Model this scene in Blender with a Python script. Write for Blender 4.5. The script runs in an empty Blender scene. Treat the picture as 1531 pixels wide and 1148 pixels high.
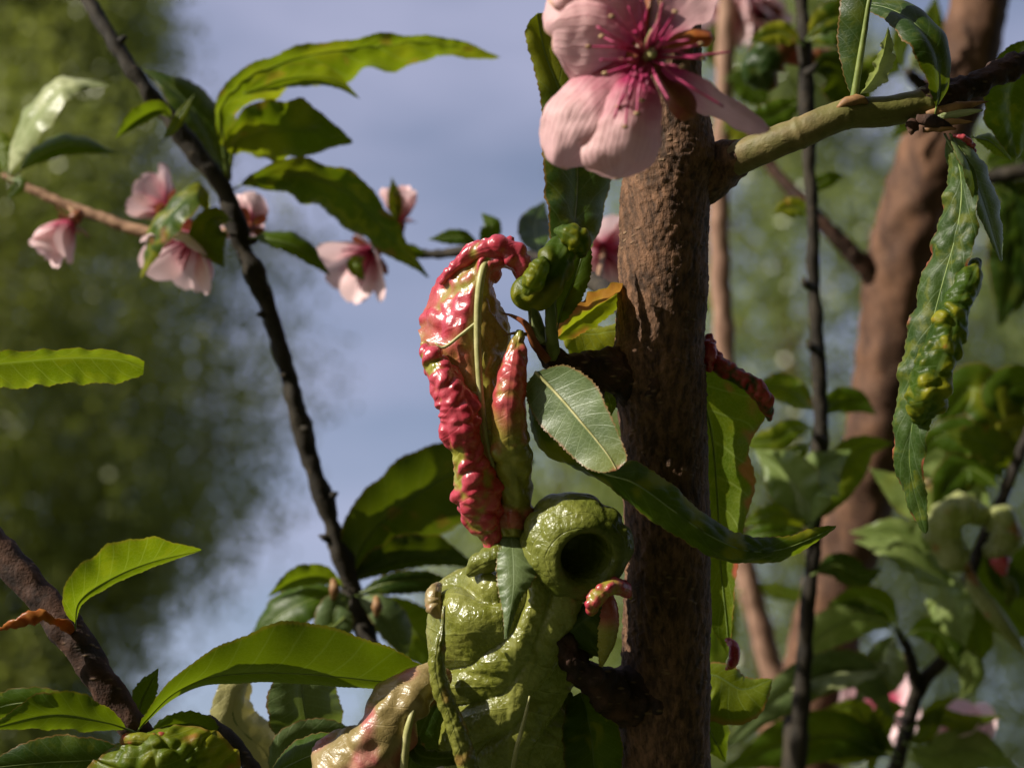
import bpy, math, random
import numpy as np
from mathutils import Vector, Matrix, noise

# ------------------------------------------------------------------ camera, sky, sun, exposure
scene = bpy.context.scene
PITCH = math.radians(20)
CAM = np.array((0.0, 0.0, 1.55))
RIGHT = np.array((1.0, 0.0, 0.0))
FWD = np.array((0.0, math.cos(PITCH), math.sin(PITCH)))
UP = np.array((0.0, -math.sin(PITCH), math.cos(PITCH)))
FOCUS = 0.5                       # metres to the curled leaves
FIELD = 0.306                     # width of the field of view at that distance, metres

cam_data = bpy.data.cameras.new('camera')
cam = bpy.data.objects.new('camera', cam_data)
scene.collection.objects.link(cam)
cam.location = CAM
cam.rotation_euler = (math.pi / 2 + PITCH, 0, 0)
cam_data.sensor_width = 36
cam_data.lens = 36 * FOCUS / FIELD
cam_data.clip_start = 0.01
cam_data.clip_end = 2000
cam_data.dof.use_dof = True
cam_data.dof.focus_distance = 0.498
cam_data.dof.aperture_fstop = 9.6
scene.camera = cam

SUN = Vector((-0.77, -0.36, 0.53)).normalized()          # towards the sun
world = bpy.data.worlds.new('World')
scene.world = world
world.use_nodes = True
wn, wl = world.node_tree.nodes, world.node_tree.links
bg = wn['Background']
sky = wn.new('ShaderNodeTexSky')
sky.sky_type = 'NISHITA'
sky.sun_disc = False
sky.sun_elevation = math.asin(SUN.z)
sky.sun_rotation = math.atan2(SUN.x, SUN.y)
sky.air_density = 1.0
sky.dust_density = 1.2
tc = wn.new('ShaderNodeTexCoord')
mp = wn.new('ShaderNodeMapping'); mp.inputs['Scale'].default_value = (1.6, 1.6, 4.2)
cn = wn.new('ShaderNodeTexNoise'); cn.inputs['Scale'].default_value = 2.6
cn.inputs['Detail'].default_value = 5; cn.inputs['Roughness'].default_value = 0.5
cr_ = wn.new('ShaderNodeValToRGB')
cr_.color_ramp.elements[0].position = 0.36; cr_.color_ramp.elements[0].color = (0.22,) * 3 + (1,)
cr_.color_ramp.elements[1].position = 0.72; cr_.color_ramp.elements[1].color = (0.62,) * 3 + (1,)
cmix = wn.new('ShaderNodeMix'); cmix.data_type = 'RGBA'
wl.new(tc.outputs['Generated'], mp.inputs['Vector']); wl.new(mp.outputs[0], cn.inputs['Vector'])
wl.new(cn.outputs['Fac'], cr_.inputs[0]); wl.new(cr_.outputs[0], cmix.inputs['Factor'])
wl.new(sky.outputs[0], cmix.inputs[6]); cmix.inputs[7].default_value = (5.6, 5.6, 7.7, 1)
wl.new(cmix.outputs[2], bg.inputs['Color'])
bg.inputs['Strength'].default_value = 0.068

sd = bpy.data.lights.new('sun', 'SUN')
sd.energy = 5.0; sd.angle = math.radians(0.5); sd.color = (1.0, 0.94, 0.82)
so = bpy.data.objects.new('sun', sd); scene.collection.objects.link(so)
so.rotation_euler = SUN.to_track_quat('Z', 'Y').to_euler()
so.location = (-3, -1, 6)

scene.view_settings.view_transform = 'Standard'
scene.view_settings.look = 'None'
scene.view_settings.exposure = 0.65
scene.view_settings.gamma = 1.0
scene.render.engine = 'CYCLES'
scene.cycles.use_denoising = True
scene.cycles.max_bounces = 8
scene.cycles.transparent_max_bounces = 8

rnd = random.Random(7)
rng = np.random.default_rng(11)

# ------------------------------------------------------------------ geometry helpers
def P(px, py, dz=0.0):
    """a point at photo column px, row py and dz millimetres behind the focus plane"""
    d = FOCUS + dz / 1000.0
    k = FIELD / 1531.0 * d / FOCUS
    return CAM + RIGHT * ((px - 765.5) * k) + UP * ((574.0 - py) * k) + FWD * d

def PA(arr):
    arr = np.asarray(arr, float)
    d = FOCUS + arr[:, 2] / 1000.0
    k = FIELD / 1531.0 * d / FOCUS
    return (CAM + RIGHT * ((arr[:, 0] - 765.5) * k)[:, None] + UP * ((574.0 - arr[:, 1]) * k)[:, None]
            + FWD * d[:, None])

def S(px, dz=0.0):
    return px * FIELD / 1531.0 * (FOCUS + dz / 1000.0) / FOCUS

def z3(pts, z):
    return np.array([(p[0], p[1], (p[2] if len(p) > 2 else 0) + z) for p in pts], float)

def spline(pts, n, index=False, extra=None):
    """n+1 points on a smooth curve through pts"""
    pts = np.asarray(pts, float)
    m = len(pts)
    if m == 2:
        t = np.linspace(0, 1, n + 1)[:, None]
        out = pts[0] * (1 - t) + pts[1] * t
        s = np.array([0.0, 1.0]); q = t[:, 0]
    else:
        if index:
            s = np.linspace(0, 1, m)
        else:
            s = np.concatenate([[0], np.cumsum(np.linalg.norm(np.diff(pts, axis=0), axis=1) + 1e-9)])
            s /= s[-1]
        tan = np.zeros_like(pts)
        tan[1:-1] = (pts[2:] - pts[:-2]) / (s[2:] - s[:-2])[:, None]
        tan[0] = (pts[1] - pts[0]) / (s[1] - s[0]); tan[-1] = (pts[-1] - pts[-2]) / (s[-1] - s[-2])
        q = np.linspace(0, 1, n + 1)
        i = np.clip(np.searchsorted(s, q, side='right') - 1, 0, m - 2)
        h = (s[i + 1] - s[i]); t = ((q - s[i]) / h)[:, None]; h = h[:, None]
        out = ((2 * t**3 - 3 * t**2 + 1) * pts[i] + (t**3 - 2 * t**2 + t) * h * tan[i]
               + (-2 * t**3 + 3 * t**2) * pts[i + 1] + (t**3 - t**2) * h * tan[i + 1])
    if extra is not None:
        return out, np.interp(q, s, np.asarray(extra, float))
    return out

def norm(a):
    return a / (np.linalg.norm(a, axis=-1, keepdims=True) + 1e-12)

def smooth(a, b, x):
    t = np.clip((x - a) / (b - a), 0, 1)
    return t * t * (3 - 2 * t)

def fnoise(pts, scale, seed=0.0):
    off = Vector((seed * 3.17, seed * 1.71, seed * 2.3))
    f = noise.noise
    return np.array([f(Vector(p) * scale + off) for p in pts])

def bubbles(pts, scale, seed=0.0):
    """convex, uneven blisters with soft creases between them, 0 to 1"""
    off = Vector((seed * 3.17, seed * 1.71, seed * 2.3))
    f = noise.voronoi; w = noise.noise_vector; n = noise.noise
    out = np.empty(len(pts))
    for i, p in enumerate(pts):
        q = Vector(p) * scale + off
        q = q + 0.65 * w(q * 0.7)
        d = f(q)[0]
        c = min(1.0, (d[1] - d[0]) / 0.45); c = c * c * (3 - 2 * c)
        out[i] = max(0.0, 1 - (d[0] / 0.85)**2) * (0.3 + 0.7 * c) * (0.65 + 0.6 * n(q * 0.45 + off))
    return out

def make(name, verts, faces, mat, parent=None, uv=None, tint=None, sm=True):
    me = bpy.data.meshes.new(name)
    me.from_pydata(np.asarray(verts).tolist(), [], faces)
    if uv is not None:
        lay = me.uv_layers.new(name='UVMap')
        li = np.empty(len(me.loops), np.int32); me.loops.foreach_get('vertex_index', li)
        lay.data.foreach_set('uv', np.asarray(uv, np.float32)[li].ravel())
    if tint is not None:
        a = me.attributes.new('tint', 'FLOAT_COLOR', 'POINT')
        t4 = np.ones((len(me.vertices), 4), np.float32); t4[:, :3] = np.clip(tint, 0, 1)
        a.data.foreach_set('color', t4.ravel())
    if sm:
        me.polygons.foreach_set('use_smooth', [True] * len(me.polygons))
    me.materials.append(mat)
    o = bpy.data.objects.new(name, me)
    scene.collection.objects.link(o)
    if parent is not None:
        o.parent = parent
        o.matrix_parent_inverse = parent_inv(parent)
    return o

def parent_inv(p):
    # parts are built in world space; only a thing's Empty carries a location
    return p.matrix_basis.inverted() if p.parent is None else Matrix.Identity(4)

def tag(o, label=None, cat=None, group=None, kind=None):
    if label: o['label'] = label
    if cat: o['category'] = cat
    if group: o['group'] = group
    if kind: o['kind'] = kind
    return o

def thing(name, loc, label, cat, group=None):
    o = bpy.data.objects.new(name, None); scene.collection.objects.link(o)
    o.location = loc; o.empty_display_size = 0.05
    return tag(o, label, cat, group)

def grid_faces(nu, nv, close=False, base=0):
    f = []
    w = nv if close else nv + 1
    for i in range(nu):
        for j in range(nv):
            j2 = (j + 1) % w if close else j + 1
            f.append((base + i * w + j, base + i * w + j2, base + (i + 1) * w + j2, base + (i + 1) * w + j))
    return f

def tube_geo(path, radii, sides=8, disp=None, flat=1.0, flatdir=None):
    """rings round a path (world points, metres); returns verts, faces, uv, disp value"""
    path = np.asarray(path); n = len(path) - 1
    T = norm(np.gradient(path, axis=0))
    ref = FWD if abs(T[0] @ FWD) < 0.9 else RIGHT
    if flatdir is not None: ref = flatdir
    N = np.zeros_like(T); prev = ref
    for i in range(n + 1):
        v = prev - T[i] * (prev @ T[i]); v /= np.linalg.norm(v) + 1e-12
        N[i] = v; prev = v
    B = np.cross(T, N)
    a = np.linspace(0, 2 * math.pi, sides, endpoint=False)
    dirs = N[:, None, :] * (np.cos(a)[None, :, None] * flat) + B[:, None, :] * np.sin(a)[None, :, None]
    V = path[:, None, :] + dirs * np.asarray(radii)[:, None, None]
    uu, vv = np.meshgrid(np.linspace(0, 1, n + 1), np.arange(sides) / sides, indexing='ij')
    dv = np.zeros(V.shape[:2])
    if disp is not None:
        dv = disp(V.reshape(-1, 3), uu.ravel(), vv.ravel()).reshape(V.shape[:2])
        V = V + norm(dirs) * dv[:, :, None]
    verts = V.reshape(-1, 3)
    faces = grid_faces(n, sides, True)
    c0, c1 = len(verts), len(verts) + 1
    verts = np.vstack([verts, path[0], path[-1]])
    for j in range(sides):
        k = (j + 1) % sides
        faces.append((c0, k, j)); faces.append((c1, n * sides + j, n * sides + k))
    uv = np.vstack([np.stack([uu.ravel(), vv.ravel()], 1), [[0, 0], [1, 0]]])
    return verts, faces, uv, np.concatenate([dv.ravel(), [0, 0]])

def sheet_geo(L, M, R, nv=16, belly=0.1, serr=0.0, teeth=0, ruffle=0.0, rufn=7, disp=None, seed=0.0, curl=0.0, dome=False):
    """leaf blade between a left edge, a midrib and a right edge (world points)"""
    L, M, R = (np.asarray(q) for q in (L, M, R))
    n = len(M) - 1
    u = np.linspace(0, 1, n + 1)
    T = norm(np.gradient(M, axis=0))
    N = norm(np.cross(T, R - L + 1e-9))
    if np.sum(N * (CAM - M)) < 0: N = -N
    # keep neighbours consistent
    for i in range(1, n + 1):
        if N[i] @ N[i - 1] < 0: N[i] = -N[i]
    v = np.linspace(-1, 1, nv + 1)
    V = np.zeros((n + 1, nv + 1, 3))
    for j, vj in enumerate(v):
        s = abs(vj); E = L if vj < 0 else R
        d = E - M; hw = np.linalg.norm(d, axis=1)[:, None]
        p = M + d * s + N * hw * (belly * 4 * s * (1 - s))
        if dome:
            dn = np.sum(d * FWD, axis=1)[:, None] * FWD
            p = M + (d - dn) * s + dn * s * s
        if curl: p = p - N * hw * curl * s**3
        if ruffle:
            ph = seed * 5 + (1.3 if vj > 0 else 0)
            p = p + N * hw * (ruffle * s**2 * (np.sin(u * rufn * 6.283 + ph) + 0.6 * np.sin(u * rufn * 11.1 + ph * 2)))[:, None]
        if serr and s > 0.99 and teeth:
            saw = (u * teeth + 0.25 * np.sin(u * teeth * 1.7 + seed)) % 1.0
            p = p + norm(d) * (serr * (saw - 0.5) * np.minimum(1, hw[:, 0] / (serr * 4)))[:, None]
        V[:, j] = p
    uu, vv = np.meshgrid(u, v, indexing='ij')
    dv = np.zeros(V.shape[:2])
    if disp is not None:
        du = np.gradient(V, axis=0); dw = np.gradient(V, axis=1)
        nn = norm(np.cross(du, dw))
        sign = np.sign(np.sum(nn * N[:, None, :], axis=2, keepdims=True)); sign[sign == 0] = 1
        nn = nn * sign
        dv = disp(V.reshape(-1, 3), uu.ravel(), vv.ravel()).reshape(V.shape[:2])
        V = V + nn * dv[:, :, None]
    uv = np.stack([uu.ravel(), vv.ravel() * 0.5 + 0.5], 1)
    return V.reshape(-1, 3), grid_faces(n, nv), uv, dv.ravel()

def join_geo(*geos):
    vs, fs, us, ds = [], [], [], []
    b = 0
    for v, f, u, d in geos:
        vs.append(v); us.append(u); ds.append(d)
        fs += [tuple(i + b for i in q) for q in f]
        b += len(v)
    return np.vstack(vs), fs, np.vstack(us), np.concatenate(ds)

# ------------------------------------------------------------------ materials
def nodes_of(name):
    m = bpy.data.materials.new(name); m.use_nodes = True
    nt = m.node_tree; nt.nodes.clear()
    return m, nt.nodes, nt.links

class NB:
    """small node builder"""
    def __init__(s, name): s.m, s.n, s.l = nodes_of(name)
    def node(s, t, **kw):
        x = s.n.new(t)
        for k, v in kw.items(): setattr(x, k, v)
        return x
    def put(s, sock, v):
        if isinstance(v, (int, float)): sock.default_value = v
        elif isinstance(v, tuple): sock.default_value = v if len(v) == 4 or len(sock.default_value) == 3 else v + (1,)
        else: s.l.new(v, sock)
    def math(s, op, a, b=0.0, c=None, clamp=False):
        x = s.node('ShaderNodeMath', operation=op, use_clamp=clamp)
        s.put(x.inputs[0], a); s.put(x.inputs[1], b)
        if c is not None: s.put(x.inputs[2], c)
        return x.outputs[0]
    def mix(s, f, a, b, mode='MIX'):
        x = s.node('ShaderNodeMix', data_type='RGBA', blend_type=mode)
        s.put(x.inputs['Factor'], f); s.put(x.inputs[6], a); s.put(x.inputs[7], b)
        return x.outputs[2]
    def ramp(s, f, a, b):
        x = s.node('ShaderNodeMapRange', interpolation_type='SMOOTHSTEP')
        s.put(x.inputs[0], f); x.inputs[1].default_value = a; x.inputs[2].default_value = b
        return x.outputs[0]
    def noise(s, scale, detail=3, rough=0.55, vec=None, dist=0.0):
        x = s.node('ShaderNodeTexNoise')
        x.inputs['Scale'].default_value = scale; x.inputs['Detail'].default_value = detail
        x.inputs['Roughness'].default_value = rough; x.inputs['Distortion'].default_value = dist
        s.l.new(vec if vec is not None else s.obj(), x.inputs['Vector'])
        return x.outputs['Fac']
    def obj(s):
        if not hasattr(s, '_o'): s._o = s.node('ShaderNodeTexCoord')
        return s._o.outputs['Object']
    def out(s, shader):
        o = s.node('ShaderNodeOutputMaterial'); s.l.new(shader, o.inputs[0]); return s.m

def leaf_mat(name, dark, light, yellow=(0.28, 0.26, 0.012), red=(0.42, 0.035, 0.045), trans=0.4, rough=0.38,
             mottle=0.0, vein=0.35, bump=0.25, edge=0.6, nveins=11, tcol=None, spec=0.2, cob=0.0):
    b = NB(name)
    uvn = b.node('ShaderNodeTexCoord')
    sep = b.node('ShaderNodeSeparateXYZ'); b.l.new(uvn.outputs['UV'], sep.inputs[0])
    u = sep.outputs[0]
    s = b.math('ABSOLUTE', b.math('MULTIPLY_ADD', sep.outputs[1], 2.0, -1.0))
    at = b.node('ShaderNodeAttribute', attribute_name='tint')
    sc = b.node('ShaderNodeSeparateColor'); b.l.new(at.outputs['Color'], sc.inputs[0])
    rd, yl, pale = sc.outputs[0], sc.outputs[1], sc.outputs[2]
    big = b.noise(55, 3); fine = b.noise(420, 4, 0.6)
    col = b.mix(b.ramp(big, 0.35, 0.68), dark, light)
    col = b.mix(b.math('MULTIPLY', b.ramp(fine, 0.4, 0.75), 0.35), col, light)
    # side veins
    w = b.math('FRACT', b.math('ADD', b.math('SUBTRACT', b.math('MULTIPLY', u, float(nveins)), b.math('MULTIPLY', s, 1.5)),
                               b.math('MULTIPLY', big, 0.5)))
    d = b.math('ABSOLUTE', b.math('SUBTRACT', w, 0.5))
    vm = b.math('SUBTRACT', 1.0, b.ramp(d, 0.0, 0.07))
    mm = b.math('SUBTRACT', 1.0, b.ramp(s, 0.015, 0.06))
    vo = b.node('ShaderNodeTexVoronoi', feature='DISTANCE_TO_EDGE'); vo.inputs['Scale'].default_value = 700
    b.l.new(b.obj(), vo.inputs['Vector'])
    net = b.math('SUBTRACT', 1.0, b.ramp(vo.outputs['Distance'], 0.0, 0.12))
    veins = b.math('MAXIMUM', b.math('MAXIMUM', b.math('MULTIPLY', vm, 0.8), mm), b.math('MULTIPLY', net, 0.3))
    ypick = yl
    if mottle:
        mo = b.noise(130, 3, 0.6, dist=0.6)
        ypick = b.math('MAXIMUM', yl, b.math('MULTIPLY', b.ramp(mo, 0.5, 0.66), mottle))
    col = b.mix(ypick, col, yellow)
    vcol = tuple(min(1, c * 1.5 + 0.06) for c in light)
    col = b.mix(b.math('MULTIPLY', veins, vein), col, vcol)
    col = b.mix(pale, col, (0.42, 0.40, 0.17))
    rvar = b.mix(b.ramp(b.noise(260, 3), 0.35, 0.7), red, tuple(min(1, c * q) for c, q in zip(red, (1.25, 2.6, 1.8))))
    col = b.mix(rd, col, rvar)
    if edge:
        em = b.math('MULTIPLY', b.ramp(s, 0.93, 0.99), edge)
        col = b.mix(em, col, (0.22, 0.10, 0.035))
    pr = b.node('ShaderNodeBsdfPrincipled')
    b.l.new(col, pr.inputs['Base Color'])
    pr.inputs['Specular IOR Level'].default_value = spec
    b.put(pr.inputs['Roughness'], b.math('MULTIPLY_ADD', fine, 0.25, rough - 0.12))
    h = b.math('ADD', b.math('MULTIPLY', fine, 0.6), b.math('MULTIPLY', veins, -0.5))
    if cob:
        v2 = b.node('ShaderNodeTexVoronoi', feature='SMOOTH_F1'); v2.inputs['Scale'].default_value = 620
        b.l.new(b.obj(), v2.inputs['Vector'])
        h = b.math('ADD', h, b.math('MULTIPLY', v2.outputs['Distance'], -cob))
    bp = b.node('ShaderNodeBump'); bp.inputs['Strength'].default_value = bump; bp.inputs['Distance'].default_value = 0.0006
    b.l.new(h, bp.inputs['Height']); b.l.new(bp.outputs[0], pr.inputs['Normal'])
    tr = b.node('ShaderNodeBsdfTranslucent')
    tc_ = b.mix(0.5, col, tcol or (0.18, 0.225, 0.001))
    b.l.new(b.mix(1.0, tc_, (1.25, 1.3, 1.0, 1), 'MULTIPLY'), tr.inputs['Color'])
    mx = b.node('ShaderNodeMixShader'); mx.inputs[0].default_value = trans
    b.l.new(pr.outputs[0], mx.inputs[1]); b.l.new(tr.outputs[0], mx.inputs[2])
    return b.out(mx.outputs[0])

def bark_mat(name, dark, light, scale=(480, 480, 130), bump=0.8, rough=0.8, spots=(0.28, 0.18, 0.10), spot=0.5, green=None):
    b = NB(name)
    mp = b.node('ShaderNodeMapping'); mp.inputs['Scale'].default_value = scale
    b.l.new(b.obj(), mp.inputs['Vector'])
    f = b.noise(1.0, 5, 0.65, mp.outputs[0]); big = b.noise(38, 4, 0.6); tiny = b.noise(900, 3)
    col = b.mix(b.ramp(f, 0.3, 0.72), dark, light)
    if green: col = b.mix(b.ramp(big, 0.35, 0.65), col, green)
    else: col = b.mix(b.math('MULTIPLY', b.ramp(big, 0.4, 0.7), 0.5), col, dark)
    vo = b.node('ShaderNodeTexVoronoi'); vo.inputs['Scale'].default_value = 330
    m2 = b.node('ShaderNodeMapping'); m2.inputs['Scale'].default_value = (0.6, 0.6, 1.5)
    b.l.new(b.obj(), m2.inputs['Vector']); b.l.new(m2.outputs[0], vo.inputs['Vector'])
    sp = b.math('MULTIPLY', b.math('SUBTRACT', 1.0, b.ramp(vo.outputs['Distance'], 0.08, 0.3)), b.ramp(big, 0.42, 0.6))
    col = b.mix(b.math('MULTIPLY', sp, spot), col, spots)
    pr = b.node('ShaderNodeBsdfPrincipled'); b.l.new(col, pr.inputs['Base Color'])
    pr.inputs['Roughness'].default_value = rough; pr.inputs['Specular IOR Level'].default_value = 0.3
    h = b.math('ADD', b.math('ADD', f, b.math('MULTIPLY', sp, 0.5)), b.math('MULTIPLY', tiny, 0.4))
    bp = b.node('ShaderNodeBump'); bp.inputs['Strength'].default_value = bump; bp.inputs['Distance'].default_value = 0.0012
    b.l.new(h, bp.inputs['Height']); b.l.new(bp.outputs[0], pr.inputs['Normal'])
    return b.out(pr.outputs[0])

def plain_mat(name, c1, c2, scale=300, rough=0.5, trans=0.0, spec=0.4, bump=0.2):
    b = NB(name)
    f = b.noise(scale, 4)
    col = b.mix(b.ramp(f, 0.3, 0.7), c1, c2)
    pr = b.node('ShaderNodeBsdfPrincipled'); b.l.new(col, pr.inputs['Base Color'])
    pr.inputs['Roughness'].default_value = rough; pr.inputs['Specular IOR Level'].default_value = spec
    bp = b.node('ShaderNodeBump'); bp.inputs['Strength'].default_value = bump; bp.inputs['Distance'].default_value = 0.0005
    b.l.new(f, bp.inputs['Height']); b.l.new(bp.outputs[0], pr.inputs['Normal'])
    if not trans: return b.out(pr.outputs[0])
    tr = b.node('ShaderNodeBsdfTranslucent'); b.l.new(col, tr.inputs['Color'])
    mx = b.node('ShaderNodeMixShader'); mx.inputs[0].default_value = trans
    b.l.new(pr.outputs[0], mx.inputs[1]); b.l.new(tr.outputs[0], mx.inputs[2])
    return b.out(mx.outputs[0])

def petal_mat(name, pale, deep, rim):
    b = NB(name)
    uvn = b.node('ShaderNodeTexCoord')
    sep = b.node('ShaderNodeSeparateXYZ'); b.l.new(uvn.outputs['UV'], sep.inputs[0])
    u = sep.outputs[0]; s = b.math('ABSOLUTE', b.math('MULTIPLY_ADD', sep.outputs[1], 2.0, -1.0))
    n = b.noise(180, 4)
    g = b.ramp(b.math('ADD', u, b.math('MULTIPLY', b.math('SUBTRACT', n, 0.5), 0.35)), 0.05, 0.62)
    col = b.mix(g, deep, pale)
    # fine lengthwise veining
    st = b.math('FRACT', b.math('ADD', b.math('MULTIPLY', sep.outputs[1], 13.0), b.math('MULTIPLY', n, 1.2)))
    st = b.math('SUBTRACT', 1.0, b.ramp(b.math('ABSOLUTE', b.math('SUBTRACT', st, 0.5)), 0.0, 0.2))
    col = b.mix(b.math('MULTIPLY', st, 0.13), col, deep)
    rimm = b.math('MULTIPLY', b.ramp(b.math('MAXIMUM', u, b.math('MULTIPLY', s, 0.97)), 0.95, 1.0), 0.7)
    col = b.mix(rimm, col, rim)
    pr = b.node('ShaderNodeBsdfPrincipled'); b.l.new(col, pr.inputs['Base Color'])
    pr.inputs['Roughness'].default_value = 0.55; pr.inputs['Specular IOR Level'].default_value = 0.3
    bp = b.node('ShaderNodeBump'); bp.inputs['Strength'].default_value = 0.3; bp.inputs['Distance'].default_value = 0.0004
    b.l.new(b.math('ADD', n, st), bp.inputs['Height']); b.l.new(bp.outputs[0], pr.inputs['Normal'])
    tr = b.node('ShaderNodeBsdfTranslucent'); b.l.new(col, tr.inputs['Color'])
    mx = b.node('ShaderNodeMixShader'); mx.inputs[0].default_value = 0.35
    b.l.new(pr.outputs[0], mx.inputs[1]); b.l.new(tr.outputs[0], mx.inputs[2])
    return b.out(mx.outputs[0])

GREEN = leaf_mat('green leaf', (0.022, 0.050, 0.002), (0.058, 0.098, 0.004), trans=0.42)
DARK = leaf_mat('dark green leaf', (0.012, 0.030, 0.003), (0.030, 0.056, 0.005), trans=0.24, mottle=0.12)
HANG = leaf_mat('dark veined leaf', (0.018, 0.042, 0.006), (0.045, 0.078, 0.014), trans=0.28, mottle=0.25, vein=0.55, rough=0.45, edge=0.2)
BRIGHT = leaf_mat('young green leaf', (0.055, 0.095, 0.003), (0.115, 0.152, 0.007), trans=0.46, vein=0.6, mottle=0.25)
SICK = leaf_mat('mottled leaf', (0.022, 0.050, 0.003), (0.055, 0.098, 0.006), mottle=0.5, trans=0.38)
GREY = leaf_mat('satin grey green leaf', (0.06, 0.095, 0.026), (0.125, 0.165, 0.06), trans=0.24, rough=0.42, vein=0.5, edge=0.75, spec=0.4)
OLIVE = leaf_mat('olive blistered leaf', (0.135, 0.145, 0.016), (0.235, 0.235, 0.05), trans=0.2, rough=0.26, vein=0.15, edge=0.1,
                 bump=0.55, cob=1.0, spec=0.65, tcol=(0.2, 0.25, 0.03))
BALL = leaf_mat('deep olive blistered leaf', (0.085, 0.105, 0.010), (0.16, 0.17, 0.03), trans=0.15, rough=0.3, vein=0.1, edge=0.0,
                bump=0.6, cob=1.2, spec=0.35)
ROLL = leaf_mat('curled red leaf', (0.15, 0.18, 0.015), (0.26, 0.27, 0.03), trans=0.22, rough=0.27, vein=0.2, edge=0.0,
                red=(0.45, 0.026, 0.062), yellow=(0.38, 0.32, 0.045), bump=0.3, spec=0.75, tcol=(0.35, 0.20, 0.04))
TAN = leaf_mat('tan pink curled leaf', (0.19, 0.14, 0.045), (0.31, 0.225, 0.09), trans=0.15, rough=0.34, vein=0.1, edge=0.0,
               red=(0.40, 0.09, 0.10), bump=0.4, spec=0.65, cob=0.5, tcol=(0.3, 0.2, 0.05))
PALE = leaf_mat('pale green leaf', (0.24, 0.28, 0.11), (0.42, 0.44, 0.24), trans=0.35, vein=0.3, edge=0.2, rough=0.32)
LIGHTG = leaf_mat('light green leaf', (0.11, 0.16, 0.035), (0.20, 0.25, 0.075), trans=0.38, vein=0.4, edge=0.3, spec=0.3)
MIDRIB = plain_mat('pale midrib', (0.34, 0.33, 0.12), (0.50, 0.46, 0.22), rough=0.4, trans=0.12)
RIBG = plain_mat('green midrib', (0.10, 0.15, 0.03), (0.17, 0.22, 0.05), rough=0.4)
PETI = plain_mat('petiole green', (0.13, 0.17, 0.035), (0.20, 0.24, 0.06), rough=0.4, trans=0.1)
REDSTEM = plain_mat('reddish stipule', (0.24, 0.05, 0.02), (0.35, 0.13, 0.04), rough=0.45, trans=0.2)
SCALE_M = plain_mat('brown bud scale', (0.14, 0.06, 0.025), (0.30, 0.16, 0.06), rough=0.6, trans=0.1)
DRY = plain_mat('dry orange bract', (0.30, 0.07, 0.01), (0.42, 0.16, 0.03), rough=0.4, trans=0.4)
BARK = bark_mat('peach trunk bark', (0.032, 0.016, 0.008), (0.20, 0.10, 0.052))
BARK_BR = bark_mat('brown branch bark', (0.014, 0.007, 0.005), (0.080, 0.034, 0.018), scale=(120, 120, 120), bump=0.7)
BARK_DK = bark_mat('dark shoot bark', (0.012, 0.009, 0.006), (0.040, 0.030, 0.018), scale=(200, 200, 90), bump=0.5, spot=0.2)
BARK_GR = bark_mat('olive branch bark', (0.085, 0.06, 0.02), (0.20, 0.14, 0.06), scale=(150, 150, 150), bump=0.35, rough=0.6,
                   spot=0.15, green=(0.12, 0.115, 0.026))
BARK_RD = bark_mat('red brown trunk bark', (0.045, 0.020, 0.011), (0.165, 0.080, 0.043), scale=(90, 90, 30), bump=0.6)
BARK_PK = bark_mat('pale brown stem bark', (0.20, 0.11, 0.075), (0.38, 0.23, 0.16), scale=(90, 90, 40), bump=0.4)
BARK_TW = bark_mat('tan twig bark', (0.17, 0.09, 0.05), (0.34, 0.20, 0.12), scale=(200, 200, 200), bump=0.3, spot=0.2)
PETAL = petal_mat('pink petal', (0.70, 0.43, 0.43), (0.38, 0.02, 0.10), (0.50, 0.30, 0.14))
PETAL_B = petal_mat('pale pink petal', (0.86, 0.62, 0.63), (0.48, 0.06, 0.13), (0.74, 0.50, 0.46))
SEPAL = plain_mat('red sepal', (0.20, 0.035, 0.02), (0.26, 0.10, 0.03), rough=0.5, trans=0.25)
STAMEN = plain_mat('magenta filament', (0.45, 0.03, 0.13), (0.55, 0.10, 0.20), rough=0.4, trans=0.2)
ANTHER = plain_mat('dry anther', (0.20, 0.10, 0.04), (0.42, 0.28, 0.14), rough=0.7)

# ------------------------------------------------------------------ leaf and branch builders
def profile(u, u0=0.08, blunt=0.85, tip=0.35):
    t = np.clip((u - u0) / (1 - u0), 0, 1)
    p = np.sin(math.pi * t**0.88)**blunt
    p = p * (1 - tip * smooth(0.62, 1.0, t))
    return np.maximum(p, 0.012 * (1 - t))

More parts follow.
